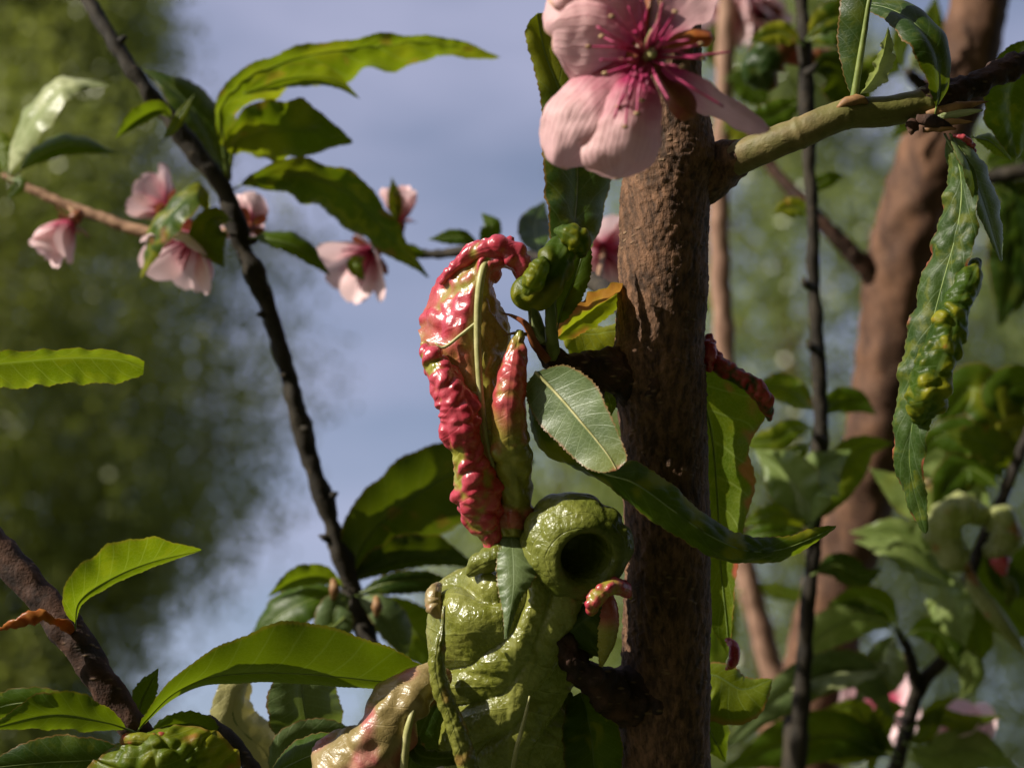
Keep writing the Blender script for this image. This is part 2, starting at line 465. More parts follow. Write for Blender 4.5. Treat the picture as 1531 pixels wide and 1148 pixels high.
def leaf(par, M, w, z=0.0, mat=GREEN, zl=0.0, zr=0.0, wl=None, wr=None, nu=44, nv=12, belly=0.12, ruffle=0.05, serr=None,
         disp=None, tint=None, rib=RIBG, ribw=3.2, u0=0.08, blunt=0.85, tip=0.35, label=None, rufn=4, lump=0.0, lscale=260,
         name='leaf', curl=0.0):
    """leaf along a midrib; w = half width in photo pixels; zl, zr = depth in mm of the left and right edge"""
    seed = rnd.random() * 10
    m = spline(z3(M, z), nu)
    t = np.gradient(m[:, :2], axis=0); t /= np.linalg.norm(t, axis=1, keepdims=True) + 1e-9
    nrm = np.stack([t[:, 1], -t[:, 0]], 1)
    u = np.linspace(0, 1, nu + 1)
    p = profile(u, u0, blunt, tip)
    wl = w if wl is None else wl; wr = w if wr is None else wr
    Lp = m.copy(); Lp[:, :2] += nrm * (wl * p)[:, None]; Lp[:, 2] += zl * p
    Rp = m.copy(); Rp[:, :2] -= nrm * (wr * p)[:, None]; Rp[:, 2] += zr * p
    length = np.sum(np.linalg.norm(np.diff(PA(m), axis=0), axis=1))
    if serr is None: serr = 0.0007
    if lump and disp is None:
        def disp(q, uu, vv):
            return (bubbles(q, lscale, seed) * 0.75 + 0.25 * fnoise(q, lscale * 2.3, seed)) * lump / 1000.0
    g = sheet_geo(PA(Lp), PA(m), PA(Rp), nv, belly, serr, max(8, min(nu // 2.2, length / 0.0016)), ruffle, rufn, disp, seed, curl)
    tn = np.zeros((len(g[0]), 3))
    if tint is not None:
        tn = tint(g[0], g[2][:, 0], g[2][:, 1] * 2 - 1, g[3])
    o = make(name, g[0], g[1], mat, par, g[2], tn)
    if label: o['label'] = label
    if rib is not None:
        r = np.linspace(1, 0.25, nu // 2 + 1) * S(ribw, z) * 0.5
        mw = PA(m)[::2][:nu // 2 + 1]
        tg = tube_geo(mw, r[:len(mw)], 6)
        make('midrib', tg[0], tg[1], rib, o, tg[2])
    return o

def tracedleaf(par, L, R, M, z, mat, nu=70, nv=24, label=None, rib=RIBG, ribw=3.0, name='leaf', tint=None, **kw):
    l, m, r = (spline(z3(q, z), nu) for q in (L, M, R))
    g = sheet_geo(PA(l), PA(m), PA(r), nv, **kw)
    tn = np.zeros((len(g[0]), 3)) if tint is None else tint(g[0], g[2][:, 0], g[2][:, 1] * 2 - 1, g[3])
    o = make(name, g[0], g[1], mat, par, g[2], tn)
    if label: o['label'] = label
    if rib is not None:
        mw = PA(m)[::2]
        toc = norm(CAM - mw) * 0.0002
        tg = tube_geo(mw + toc, np.linspace(1, 0.3, len(mw)) * S(ribw, z) * 0.5, 6)
        make('midrib', tg[0], tg[1], rib, o, tg[2])
    return o

def rod(par, name, pts, w, z=0.0, mat=PETI, sides=10, n=None, rough=0.0, rscale=400, index=False, label=None, knots=(), flat=1.0):
    """branch, twig, petiole: pts in photo pixels, w = widths in pixels at those points"""
    pts = z3(pts, z)
    ws = [w] * len(pts) if isinstance(w, (int, float)) else w
    n = n or max(10, 8 * (len(pts) - 1))
    q, rad = spline(pts, n, index, ws)
    rad = rad * 0.5 * FIELD / 1531 * (FOCUS + q[:, 2] / 1000) / FOCUS
    u = np.linspace(0, 1, n + 1)
    for ku, ka in knots:
        rad = rad * (1 + ka * np.exp(-((u - ku) / 0.012)**2))
    sd_ = rnd.random() * 10
    disp = (lambda v, uu, vv: fnoise(v, rscale, sd_) * rough / 1000 + fnoise(v, rscale * 2.7, sd_) * rough / 2200) if rough else None
    g = tube_geo(PA(q), rad, sides, disp, flat)
    o = make(name, g[0], g[1], mat, par, g[2])
    if label: o['label'] = label
    return o

def cdir(r, u, f):
    d = RIGHT * r + UP * u + FWD * f
    return d / np.linalg.norm(d)

def local_sheet(par, name, base, d, side, length, width, cup, mat, bend=0.0, nu=14, nv=8, notch=0.0, ruffle=0.06, blunt=0.55, seed=0):
    """petal or sepal: from base along d, edges towards side, cupped towards the flower's axis"""
    up = np.cross(side, d); u = np.linspace(0, 1, nu + 1)
    m = base + np.outer(u * length, d) + np.outer(bend * length * u**2, up)
    p = np.maximum(np.sin(math.pi * np.clip(u * 0.93 + 0.02, 0, 1)**1.25)**blunt, 0.05) * width * 0.5
    p[-1] *= 0.55
    L = m - side * p[:, None] + np.outer(cup * p, up); R = m + side * p[:, None] + np.outer(cup * p, up)
    if notch: m = m.copy(); m[-3:] -= np.outer(np.array([0.1, 0.4, 1.0]) * notch * length, d)
    g = sheet_geo(L, m, R, nv, 0.05, 0, 0, ruffle, 1.3, None, seed)
    return make(name, g[0], g[1], mat, par, g[2], np.zeros((len(g[0]), 3)))

def blossom(par, c, axis, size, open_=70, npet=5, stam=12, label=None, roll=0.0, mat=PETAL_B, droop=0.0):
    """whole peach blossom: calyx cup with petals, sepals and stamens as its pieces"""
    a = axis / np.linalg.norm(axis)
    ref = UP if abs(a @ UP) < 0.9 else RIGHT
    x = norm(np.cross(a, ref)); y = np.cross(a, x)
    g = tube_geo(np.array([c - a * size * 0.34, c - a * size * 0.2, c - a * size * 0.05, c + a * size * 0.02]),
                 np.array([0.05, 0.13, 0.15, 0.09]) * size, 10)
    o = make('blossom', g[0], g[1], SEPAL, par, g[2])
    if label: o['label'] = label
    for k in range(npet):
        th = roll + k * 2 * math.pi / npet + rnd.uniform(-0.15, 0.15)
        op = math.radians(open_ + rnd.uniform(-12, 12))
        r = x * math.cos(th) + y * math.sin(th)
        d = a * math.cos(op) + r * math.sin(op)
        if droop: d = norm(d + np.array((0, 0, -1.0)) * droop)
        side = norm(np.cross(d, a)); 
        local_sheet(o, 'petal', c + r * size * 0.06, d, side, size * rnd.uniform(0.9, 1.08), size * rnd.uniform(0.75, 0.95), 0.28, mat,
                    0.1, notch=0.05, seed=rnd.random() * 9)
        d2 = norm(r * 0.9 - a * 0.1)
        th2 = th + math.pi / npet; r2 = x * math.cos(th2) + y * math.sin(th2)
        d2 = norm(r2 * 0.95 + a * 0.1)
        local_sheet(o, 'sepal', c - a * size * 0.03 + r2 * size * 0.08, d2, norm(np.cross(d2, a)), size * 0.42, size * 0.26, 0.1, SEPAL, nu=6, nv=4)
    for k in range(stam):
        th = rnd.uniform(0, 6.283); op = rnd.uniform(0.1, 0.75)
        d = norm(a * math.cos(op) + (x * math.cos(th) + y * math.sin(th)) * math.sin(op))
        ln = size * rnd.uniform(0.5, 0.75)
        q = np.array([c, c + d * ln * 0.5, c + d * ln]); 
        sg = tube_geo(q, np.full(3, size * 0.014), 5)
        make('stamen', sg[0], sg[1], STAMEN, o, sg[2])
    return o

# ------------------------------------------------------------------ the setting: ground and distant trees
def ground_mat():
    b = NB('meadow grass')
    col = b.mix(b.ramp(b.noise(1.3, 5), 0.3, 0.7), (0.035, 0.06, 0.012), (0.10, 0.12, 0.035))
    col = b.mix(b.math('MULTIPLY', b.ramp(b.noise(40, 4), 0.45, 0.7), 0.5), col, (0.14, 0.12, 0.06))
    pr = b.node('ShaderNodeBsdfPrincipled'); b.l.new(col, pr.inputs['Base Color']); pr.inputs['Roughness'].default_value = 0.9
    bp = b.node('ShaderNodeBump'); bp.inputs['Distance'].default_value = 0.05
    b.l.new(b.noise(25, 6, 0.7), bp.inputs['Height']); b.l.new(bp.outputs[0], pr.inputs['Normal'])
    return b.out(pr.outputs[0])

gx = np.concatenate([np.linspace(-600, -30, 20), np.linspace(-25, 25, 51), np.linspace(30, 600, 20)])
gv = np.array([(x, y, 0.0) for y in gx for x in gx])
gv[:, 2] = 0.12 * fnoise(gv, 0.11, 3) * smooth(3, 12, np.hypot(gv[:, 0], gv[:, 1]))
ng = len(gx)
tag(make('ground', gv, grid_faces(ng - 1, ng - 1), ground_mat()), kind='structure')

def ray(px, py, Y):
    a = (px - 765.5) * FIELD / 1531 / FOCUS; b_ = (574 - py) * FIELD / 1531 / FOCUS
    d = FWD + RIGHT * a + UP * b_
    return CAM + d * (Y / d[1])

def far_tree(label, group, px0, Y, outline, nclump, per, leafmat, seed, lsize=0.06, gap=0.0, clump=(0.28, 0.45), at=None, name='poplar_tree'):
    """broadleaved tree; outline = half width of the crown in pixels at photo rows"""
    r = np.random.default_rng(seed); rr = random.Random(seed)
    base = ray(px0, 574, Y); base[2] = -0.1
    zs = np.array([ray(px0, py, Y)[2] for py, _ in outline])[::-1]
    ws = np.array([w * FIELD / 1531 / FOCUS * Y / math.cos(PITCH) for _, w in outline])[::-1]
    if at is not None:
        base = np.array([at[0], at[1], -0.1]); zs = np.array([o[0] for o in outline], float); ws = np.array([o[1] for o in outline], float)
    ztop = zs[-1]
    t = thing(name, tuple(base), label, 'tree', group)
    # trunk with a gentle sway
    hz = np.linspace(0, ztop * 0.96 - base[2], 14)
    path = np.stack([base[0] + 0.12 * np.sin(hz * 0.6 + seed), base[1] + 0.1 * np.cos(hz * 0.5 + seed) - 0.1, base[2] + hz], 1)
    rad = 0.011 * ztop * (1 - hz / hz[-1])**0.8 + 0.015
    g = tube_geo(path, rad, 12, lambda v, a, b: fnoise(v, 6, seed) * 0.02)
    make('trunk', g[0], g[1], BARK_RD, t, g[2])
    cs = []
    nl = 46
    for i in range(nl):
        h = zs[0] + (ztop - zs[0]) * (0.02 + 0.93 * (i + 0.5) / nl)
        w = np.interp(h, zs, ws) * rr.uniform(0.8, 1.05)
        a = i * 2.4 + rr.uniform(-0.4, 0.4)
        p0 = np.array([np.interp(h - w * 0.55, path[:, 2], path[:, 0]), np.interp(h - w * 0.55, path[:, 2], path[:, 1]), max(h - w * 0.55, 0.8)])
        e = np.array([base[0] + math.cos(a) * w, base[1] + math.sin(a) * w, h])
        mid = (p0 + e) / 2 + np.array([0, 0, 0.12 * w])
        lp = spline(np.array([p0, mid, e]), 8)
        g = tube_geo(lp, np.linspace(0.015 + 0.008 * w, 0.005, 9), 6)
        make('limb', g[0], g[1], BARK_RD, t, g[2])
        for k in range(nclump // nl):
            q = lp[min(8, int(2 + 7 * rr.random()**0.5))] + np.array([rr.gauss(0, 1), rr.gauss(0, 1), rr.gauss(0, 0.8)]) * (0.26 * w + 0.1)
            wq = np.interp(q[2], zs, ws)
            if np.hypot(q[0] - base[0], q[1] - base[1]) > wq * 1.1 + 0.1: continue
            if noise.noise(Vector(q) * (1.1 / max(clump[0] / 0.28, .6)) + Vector((seed, 0, 0))) < gap - 0.35: continue
            cs.append(q)
    cs = np.array(cs)
    n = len(cs) * per
    c = np.repeat(cs, per, axis=0) + r.normal(0, 1, (n, 3)) * np.array([clump[0], clump[0], clump[1]]) * 0.55
    d1 = norm(r.normal(0, 1, (n, 3)) + np.array([0, 0, -0.7])); d2 = norm(np.cross(d1, r.normal(0, 1, (n, 3))))
    ls = (lsize * r.uniform(0.6, 1.25, n))[:, None]
    V = np.stack([c, c + d1 * ls * 0.5 + d2 * ls * 0.36, c + d1 * ls, c + d1 * ls * 0.5 - d2 * ls * 0.36], 1).reshape(-1, 3)
    F = np.arange(n * 4).reshape(-1, 4).tolist()
    make('crown', V, F, leafmat, t, sm=False)
    return t

def crown_mat(name, c1, c2, trans=0.3):
    b = NB(name)
    f = b.noise(0.9, 3); f2 = b.noise(14, 2)
    col = b.mix(b.ramp(b.math('ADD', b.math('MULTIPLY', f, 0.5), b.math('MULTIPLY', f2, 0.5)), 0.35, 0.65), c1, c2)
    pr = b.node('ShaderNodeBsdfPrincipled'); b.l.new(col, pr.inputs['Base Color']); pr.inputs['Roughness'].default_value = 0.34
    tr = b.node('ShaderNodeBsdfTranslucent'); b.l.new(b.mix(0.5, col, (0.22, 0.26, 0.015)), tr.inputs['Color'])
    mx = b.node('ShaderNodeMixShader'); mx.inputs[0].default_value = trans
    b.l.new(pr.outputs[0], mx.inputs[1]); b.l.new(tr.outputs[0], mx.inputs[2])
    return b.out(mx.outputs[0])

CROWN_L = crown_mat('poplar foliage', (0.10, 0.13, 0.015), (0.32, 0.33, 0.08), 0.48)
CROWN_R = crown_mat('pale poplar foliage', (0.11, 0.15, 0.03), (0.27, 0.31, 0.09), 0.40)
far_tree('tall dense poplar with yellow green crown standing alone against the sky', None, -40, 14.0,
         [(-700, 30), (-420, 150), (-200, 200), (0, 250), (150, 270), (290, 400), (420, 490), (500, 490), (580, 450), (700, 425), (800, 370), (900, 285), (1000, 275), (1200, 330), (1400, 300)],
         6000, 66, CROWN_L, 3, gap=0.02, lsize=0.075)
far_tree('pale loose poplar seen behind the slender dark sapling stem', 'poplars behind the peach trees', 1190, 22.0,
         [(-60, 20), (60, 120), (200, 230), (400, 330), (600, 380), (800, 420), (1000, 430), (1200, 400), (1400, 300)],
         3000, 40, CROWN_R, 5, lsize=0.11, gap=0.2, clump=(0.42, 0.6))
far_tree('grey green poplar behind the thick leaning peach trunk', 'poplars behind the peach trees', 1560, 25.0,
         [(120, 20), (230, 120), (400, 220), (600, 280), (800, 330), (1000, 350), (1200, 330), (1400, 260)],
         2400, 40, CROWN_R, 8, lsize=0.11, gap=0.2, clump=(0.42, 0.6))
far_tree('low rounded poplar seen behind the straight front trunk', 'poplars behind the peach trees', 850, 27.0,
         [(560, 20), (620, 90), (700, 160), (800, 210), (1000, 260), (1200, 290), (1400, 240)],
         2200, 45, CROWN_R, 12, lsize=0.11, gap=0.16, clump=(0.42, 0.6))

# unseen broad trees added to block sky light from the near side of everything
for i, (bx_, by_) in enumerate([(0.8, -4.6), (5.2, -2.6), (4.4, -7.4), (-3.4, -8.0)]):
    far_tree(['broad dense tree in the orchard row, facing the straight front trunk', 'broad dense tree in the orchard row, facing the thick leaning trunk', 'broad dense tree standing behind the others of the orchard row', 'broad dense tree standing apart from the orchard row'][i], 'trees in the row facing the peach trees', 765, 14.0,
             [(0.9, 0.8), (1.6, 2.2), (3.5, 2.9), (5.5, 2.8), (7.5, 2.0), (9.0, 0.9), (9.6, 0.2)], 2300, 42, CROWN_L, 20 + i, lsize=0.15, gap=-0.3, clump=(0.5, 0.5), at=(bx_, by_), name='broad_tree')

# ------------------------------------------------------------------ the front peach tree
zt = 15
trunk_pts = [(1018, -420), (1014, -250), (1006, -80), (1001, 40), (999, 130), (1004, 195), (1005, 240), (997, 285), (992, 350), (991, 430),
             (987, 510), (983, 548), (989, 600), (994, 680), (997, 800), (998, 900), (997, 960), (994, 1030), (993, 1100), (993, 1200), (995, 1400)]
trunk_w = [84, 88, 92, 96, 102, 122, 136, 134, 133, 133, 134, 142, 134, 129, 127, 128, 131, 136, 136, 138, 140]
tw = [P(x, y, zt) for x, y in trunk_pts]
foot = np.array([tw[-1][0] + 0.01, tw[-1][1] + 0.26, -0.03])
tw_all = np.array(tw + [tw[-1] * 0.6 + foot * 0.4 + np.array([0, 0.03, 0]), tw[-1] * 0.25 + foot * 0.75 + np.array([0, 0.03, 0]), foot])
tr_all = np.array([S(w, zt) * 0.5 for w in trunk_w] + [0.017, 0.022, 0.035])
peach = thing('peach_tree', tuple(foot * np.array([1, 1, 0])), 'peach tree with straight dark trunk, curled red leaves and pink blossom', 'tree', 'peach trees')

nseg = 20
pp, rr_ = spline(tw_all, (len(tw_all) - 1) * nseg, True, tr_all)
def bark_disp(v, u, w):
    q = v * np.array([1, 1, 0.22])
    f = noise.noise
    out = np.empty(len(v))
    for i in range(len(v)):
        a = Vector(v[i]); b_ = Vector(q[i])
        ridge = abs(f(b_ * 700)); 
        out[i] = -0.38 * ridge * 0.001 + 0.0006 * f(a * 75) + 0.00045 * f(a * 800) + 0.00045 * max(0.0, f(Vector((v[i][0] * 210, v[i][1] * 210, v[i][2] * 900))) - 0.1)
    return out
g = tube_geo(pp, rr_, 120, bark_disp)
trunk = make('trunk', g[0], g[1], BARK, peach, g[2])

# right hand branch: olive young wood, then dark rough old wood
rod(peach, 'branch_collar', [(985, 275, 16), (1030, 266, 17), (1062, 256, 16), (1086, 243, 14), (1104, 236, 12), (1118, 231, 11)], [112, 104, 88, 68, 54, 40], 0, BARK, 40, 60, rough=1.2, rscale=160)
rod(peach, 'branch', [(1070, 250, 15), (1100, 238, 12), (1150, 217, 6), (1200, 197, 2), (1262, 172, 0), (1330, 166, 1), (1392, 152, 3)],
    [44, 52, 48, 47, 46, 45, 45], 0, BARK_GR, 28, 110, rough=0.28, rscale=150, knots=((0.4, 0.08), (0.62, 0.05), (0.97, 0.12)),
    label='olive green young branch of smooth bark growing out of the trunk')
rod(peach, 'branch', [(1380, 157, 3), (1420, 140, 4), (1460, 127, 6), (1500, 106, 8), (1560, 82, 12), (1680, 60, 30), (1850, 30, 50)],
    [45, 42, 38, 34, 32, 28, 12], 0, BARK_BR, 28, 120, rough=1.8, rscale=230, label='dark rough outer end of the right hand branch')
# bud cluster below the bend
for (x0, y0, x1, y1, w, m) in [(1370, 178, 1425, 190, 22, BARK_BR), (1385, 172, 1478, 152, 16, SCALE_M), (1388, 180, 1470, 165, 15, PALE),
                               (1385, 188, 1455, 182, 13, SCALE_M), (1380, 195, 1430, 193, 12, SCALE_M), (1365, 182, 1362, 202, 24, BARK_BR)]:
    rod(peach, 'bud_scale', [(x0, y0, -2), ((x0 + x1) / 2, (y0 + y1) / 2 - 2, -4), (x1, y1, -5)], [w * 0.7, w, 2], 0, m, 10, 14, rough=0.4, flat=0.6)
# leaf shoot standing on the branch
rod(peach, 'bud_scale', [(1252, 162, -3), (1268, 152, -4), (1290, 150, -4), (1298, 158, -3)], [8, 16, 14, 4], 0, SCALE_M, 10, 12, rough=0.4)
leaf(peach, [(1276, 152, -3), (1284, 100, -4), (1292, 50, -5), (1302, -10, -6), (1330, -120, -2)], 40, 0, DARK, wl=42, wr=4, zl=4, zr=6, u0=0.02, rib=PETI, ribw=13, nu=60)
leaf(peach, [(1285, 142, -5), (1305, 118, -7), (1320, 80, -8), (1328, 40, -7)], 17, 0, PALE, wl=8, wr=20, zl=-4, u0=0.03, nu=50, ruffle=0.15, lump=0.5, rib=None, lscale=350,
     label='small pale crumpled young leaf')
leaf(peach, [(1398, 172, -3), (1404, 130, -5), (1398, 80, -8), (1368, 36, -4), (1325, 12, 6), (1270, 5, 16)], 40, 0, DARK, wl=30, wr=22, zl=-6, zr=9, nu=70, u0=0.05, rib=RIBG, belly=0.2)
# long hanging leaf on the right with its blistered roll
def hang_tint(q, u, v, d):
    t = np.zeros((len(u), 3)); n1 = fnoise(q, 160, 2)
    t[:, 0] = smooth(0.3, 0.5, n1) * smooth(0.85, 1, np.abs(v)) * 0.7
    return t
leaf(peach, [(1412, 200, -2), (1436, 255, -6), (1434, 330, -8), (1408, 430, -8), (1385, 520, -8), (1370, 600, -8), (1360, 690, -7), (1384, 798, -4)], 33, 0, HANG,
     zl=-5, zr=6, nu=120, nv=26, u0=0.02, blunt=0.5, tip=0.1, lump=1.0, lscale=150, rib=RIBG, ribw=4, tint=hang_tint, ruffle=0.12, rufn=9,
     label='long hanging leaf, dark and mottled, with red specks along its edge')
def roll_disp(sc, amp, seed):
    return lambda q, u, v: bubbles(q, sc, seed) * amp / 1000 + fnoise(q, sc * 2.5, seed) * amp / 4000 + fnoise(q, sc * 0.35, seed + 2) * amp / 1800
def rolled(par, pts, w, z, mat, sc, amp, seed, tint, label=None, sides=44, n=110, name='leaf', flat=1.0):
    q, rad = spline(z3(pts, z), n, False, w)
    rad = rad * 0.5 * FIELD / 1531 * (FOCUS + q[:, 2] / 1000) / FOCUS
    fade = np.minimum(1, rad / (rad.max() * 0.6))
    dsp = roll_disp(sc, amp, seed)
    gg = tube_geo(PA(q), rad, sides, lambda a, b, c: dsp(a, b, c) * np.repeat(fade, sides), flat)
    tn = tint(gg[0], gg[2][:, 0], gg[2][:, 1], gg[3] / (amp / 1000))
    if par is None: return gg, tn
    o = make(name, gg[0], gg[1], mat, par, gg[2], tn)
    if label: o['label'] = label
    return o
def green_roll_tint(q, u, v, h):
    t = np.zeros((len(u), 3)); n1 = fnoise(q, 200, 4)
    t[:, 1] = smooth(0.1, 0.7, h) * 0.9
    t[:, 0] = smooth(0.35, 0.5, n1) * smooth(0.45, 0.8, h) * 0.9
    return t
rolled(peach, [(1462, 388, -10), (1446, 420, -13), (1428, 460, -14), (1412, 510, -15), (1392, 560, -15), (1382, 600, -14), (1374, 630, -10)], [8, 36, 46, 52, 54, 52, 20], 0,
       SICK, 190, 2.2, 3.0, green_roll_tint, label='blistered yellow green rolled edge of the long hanging leaf', name='leaf_roll')
leaf(peach, [(1420, 200, -4), (1446, 240, -8), (1470, 300, -6), (1497, 392, 0)], 20, 0, GREY, wl=22, wr=14, zl=6, zr=-4, nu=70, u0=0.02, blunt=0.5)
rolled(peach, [(1425, 203, -5), (1440, 206, -6), (1452, 216, -4), (1458, 228, -2)], [4, 9, 8, 3], 0, ROLL, 300, 1.0, 5, lambda q, u, v, h: np.tile([0.9, 0, 0], (len(u), 1)), sides=18, n=30, name='leaf_roll')
leaf(peach, [(1545, 60, 40), (1520, 110, 38), (1508, 170, 36), (1520, 238, 40)], 40, 0, SICK, zl=6, zr=-6, nu=50, lump=1.2, lscale=200, rib=None, u0=0.02, blunt=0.5)
leaf(peach, [(1452, 205, 30), (1480, 212, 35), (1512, 240, 40)], 12, 0, BRIGHT, zl=6)

# spur and first leaf cluster on the left of the trunk
rod(peach, 'spur', [(975, 568, 14), (940, 562, 12), (915, 556, 9), (890, 552, 6), (866, 555, 4), (846, 548, 2), (822, 530, 1), (800, 515, 0)], [124, 104, 70, 52, 46, 40, 34, 14], 0, BARK_BR, 30, 90, rough=1.8, rscale=200)
rod(peach, 'spur', [(985, 1044, 14), (950, 1040, 11), (922, 1036, 6), (898, 1024, 1), (878, 1008, -2), (856, 985, -5), (838, 950, -6)], [124, 108, 74, 56, 50, 40, 20], 0, BARK_BR, 30, 90, rough=2.4, rscale=190)
# stipules and petioles
rod(peach, 'petiole', [(828, 535, 0), (824, 490, -4), (824, 450, -5), (828, 410, -3)], [22, 19, 18, 14], 0, PETI, 14, 24, rough=0.3)
rod(peach, 'petiole', [(822, 528, 2), (802, 480, 0), (790, 440, -2)], [20, 18, 15], 0, PETI, 14, 20, rough=0.3)
rod(peach, 'stipule', [(820, 540, -4), (800, 515, -6), (786, 485, -7), (765, 472, -6), (750, 468, -4)], [12, 14, 10, 5, 1], 0, REDSTEM, 8, 30, flat=0.5)
rod(peach, 'stipule', [(812, 512, -5), (800, 492, -6), (795, 470, -6)], [10, 9, 1], 0, PALE, 8, 14, flat=0.4)
rod(peach, 'stipule', [(788, 500, -8), (770, 498, -9), (752, 502, -9)], [6, 5, 1], 0, SCALE_M, 8, 12, flat=0.5)

# the red curled leaf: arched, both halves rolled and blistered, a green tip
mid = [(800, 500, 4), (796, 455, 3), (786, 416, 3), (768, 388, 2), (745, 380, 0), (726, 394, -6), (717, 430, -9), (714, 500, -9), (717, 570, -9), (724, 635, -9), (735, 690, -8), (746, 716, -5)]
Ld = [(790, 418, -4), (780, 384, -4), (752, 362, -5), (706, 368, 0), (666, 404, 3), (640, 452, 5), (630, 492, 4), (634, 524, 2), (660, 585, 0), (690, 655, 0), (705, 715, 0), (728, 770, 0)]
Rd = [(786, 424, -1), (774, 404, 0), (756, 395, 0), (740, 402, 0), (731, 430, 2), (742, 455, 5), (760, 490, 6), (764, 540, 5), (762, 600, 3), (765, 660, 2), (766, 715, 2), (760, 770, 0)]
Md = [(788, 424, -4), (778, 394, -6), (760, 378, -8), (740, 378, -9), (724, 394, -9), (717, 430, -9), (714, 480, -9), (715, 530, -9), (718, 590, -9), (726, 650, -9), (736, 700, -8), (748, 760, -4)]
nu = 130
l_, m_, r_ = (spline(z3(q, 0), nu) for q in (Ld, Md, Rd))
dome = roll_disp(125, 3.0, 1.0)
gd = sheet_geo(PA(l_), PA(m_), PA(r_), 60, 0.22, 0.0005, 60, 0.06, 9,
               lambda q, u, v: dome(q, u, v) * smooth(0.03, 0.25, np.abs(v)), 2.0)
def red_tint(q, u, v, h, lo=0.12, hi=0.45, mask=None, yel=0.45):
    t = np.zeros((len(u), 3)); n1 = fnoise(q, 120, 6.0)
    k = smooth(lo, hi, h + 0.35 * n1)
    if mask is not None: k = k * mask
    t[:, 0] = k * 0.96
    t[:, 1] = (1 - k) * yel
    return t
uu, vv = gd[2][:, 0], gd[2][:, 1] * 2 - 1
hh = gd[3] / 0.0030
td = red_tint(gd[0], uu, vv, hh, -0.25, 0.22)
lowg = smooth(0.42, 0.6, uu + 0.1 * fnoise(gd[0], 150, 2))
td[:, 0] *= 1 - 0.62 * lowg
td[:, 0] = np.maximum(td[:, 0], 0.9 * smooth(0.72, 0.86, -vv) * smooth(0.6, 0.35, uu))
td[:, 0] *= np.where(vv > 0.05, 0.25 + 0.75 * smooth(0.3, 0.15, uu), 1.0)
td[:, 0] *= smooth(0.0, 0.14, np.abs(vv))
gl, tl = rolled(None, [(633, 512, -6), (645, 536, -9), (664, 566, -11), (682, 600, -12), (690, 635, -12), (694, 665, -11), (704, 700, -9), (714, 735, -7), (722, 770, -5), (735, 805, -4), (744, 838, -4)],
                [8, 26, 36, 42, 44, 42, 54, 60, 50, 28, 6], 0, ROLL, 185, 2.6, 7.7, lambda q, u, v, h: red_tint(q, u, v, h, 0.0, 0.32), sides=56, n=190)
def rr_tint(q, u, v, h):
    top = smooth(0.02, 0.10, u) * smooth(0.52, 0.36, u + 0.08 * fnoise(q, 160, 3)); low = smooth(0.80, 0.86, u) * smooth(0.985, 0.93, u)
    spots = smooth(0.25, 0.5, fnoise(q, 260, 9)) * 0.5
    return red_tint(q, u, v, h, -0.25, 0.3, np.maximum(np.maximum(top * 0.9, low * 0.8), spots * smooth(0.75, 0.5, u)), 0.35)
gr, tr_ = rolled(None, [(777, 494, -9), (772, 520, -10), (767, 555, -11), (762, 600, -12), (763, 650, -11), (768, 700, -7), (770, 745, -4), (766, 775, -3), (764, 792, -3), (764, 806, -4)],
                 [8, 28, 38, 44, 52, 54, 48, 48, 36, 28], 0, ROLL, 150, 1.6, 2.2, rr_tint, sides=56, n=170)
ga, ta = rolled(None, [(658, 424, -1), (684, 396, -4), (712, 377, -7), (740, 369, -8), (764, 377, -8), (781, 398, -7), (788, 418, -5), (791, 445, -2)], [5, 14, 22, 27, 25, 22, 18, 8], 0, ROLL, 170, 1.7, 3.1,
                lambda q, u, v, h: red_tint(q, u, v, h, -0.35, 0.1, None, 0.5), sides=40, n=70)
allg = join_geo(gd, gl, gr, ga)
redleaf = make('leaf', allg[0], allg[1], ROLL, peach, allg[2], np.vstack([td, tl, tr_, ta]))
redleaf['label'] = 'arched leaf with shiny red and yellow green blisters, its edges rolled up'
q, rad = spline(z3(mid, -2.2), 90, False, [17, 16, 15, 14, 13, 12, 12, 11, 10, 9, 7, 4])
g = tube_geo(PA(q), rad * 0.5 * S(1), 12)
make('midrib', g[0], g[1], MIDRIB, redleaf, g[2])
tip = tracedleaf(redleaf, [(748, 800, -5), (742, 840, -10), (744, 880, -14), (752, 920, -18), (754, 955, -20)], [(782, 804, -4), (795, 835, -10), (802, 860, -13), (780, 895, -16), (758, 953, -20)],
                 [(764, 796, -5), (768, 840, -12), (768, 880, -16), (762, 920, -19), (756, 955, -20)], 0, GREY, rib=None, name='leaf_tip', belly=0.1, ruffle=0.08, serr=0.0007, teeth=18)
# side veins standing out inside the red leaf
for pts, w in (([(716, 590), (700, 588), (678, 596), (668, 606)], [6, 6, 5, 2]), ([(715, 480), (690, 500), (662, 520), (650, 512)], [5, 5, 5, 2]), ([(722, 640), (738, 650), (752, 662)], [5, 4, 2])):
    rod(redleaf, 'vein', [(x, y, -10.5) for x, y in pts], w, 0, MIDRIB, 8, 14)

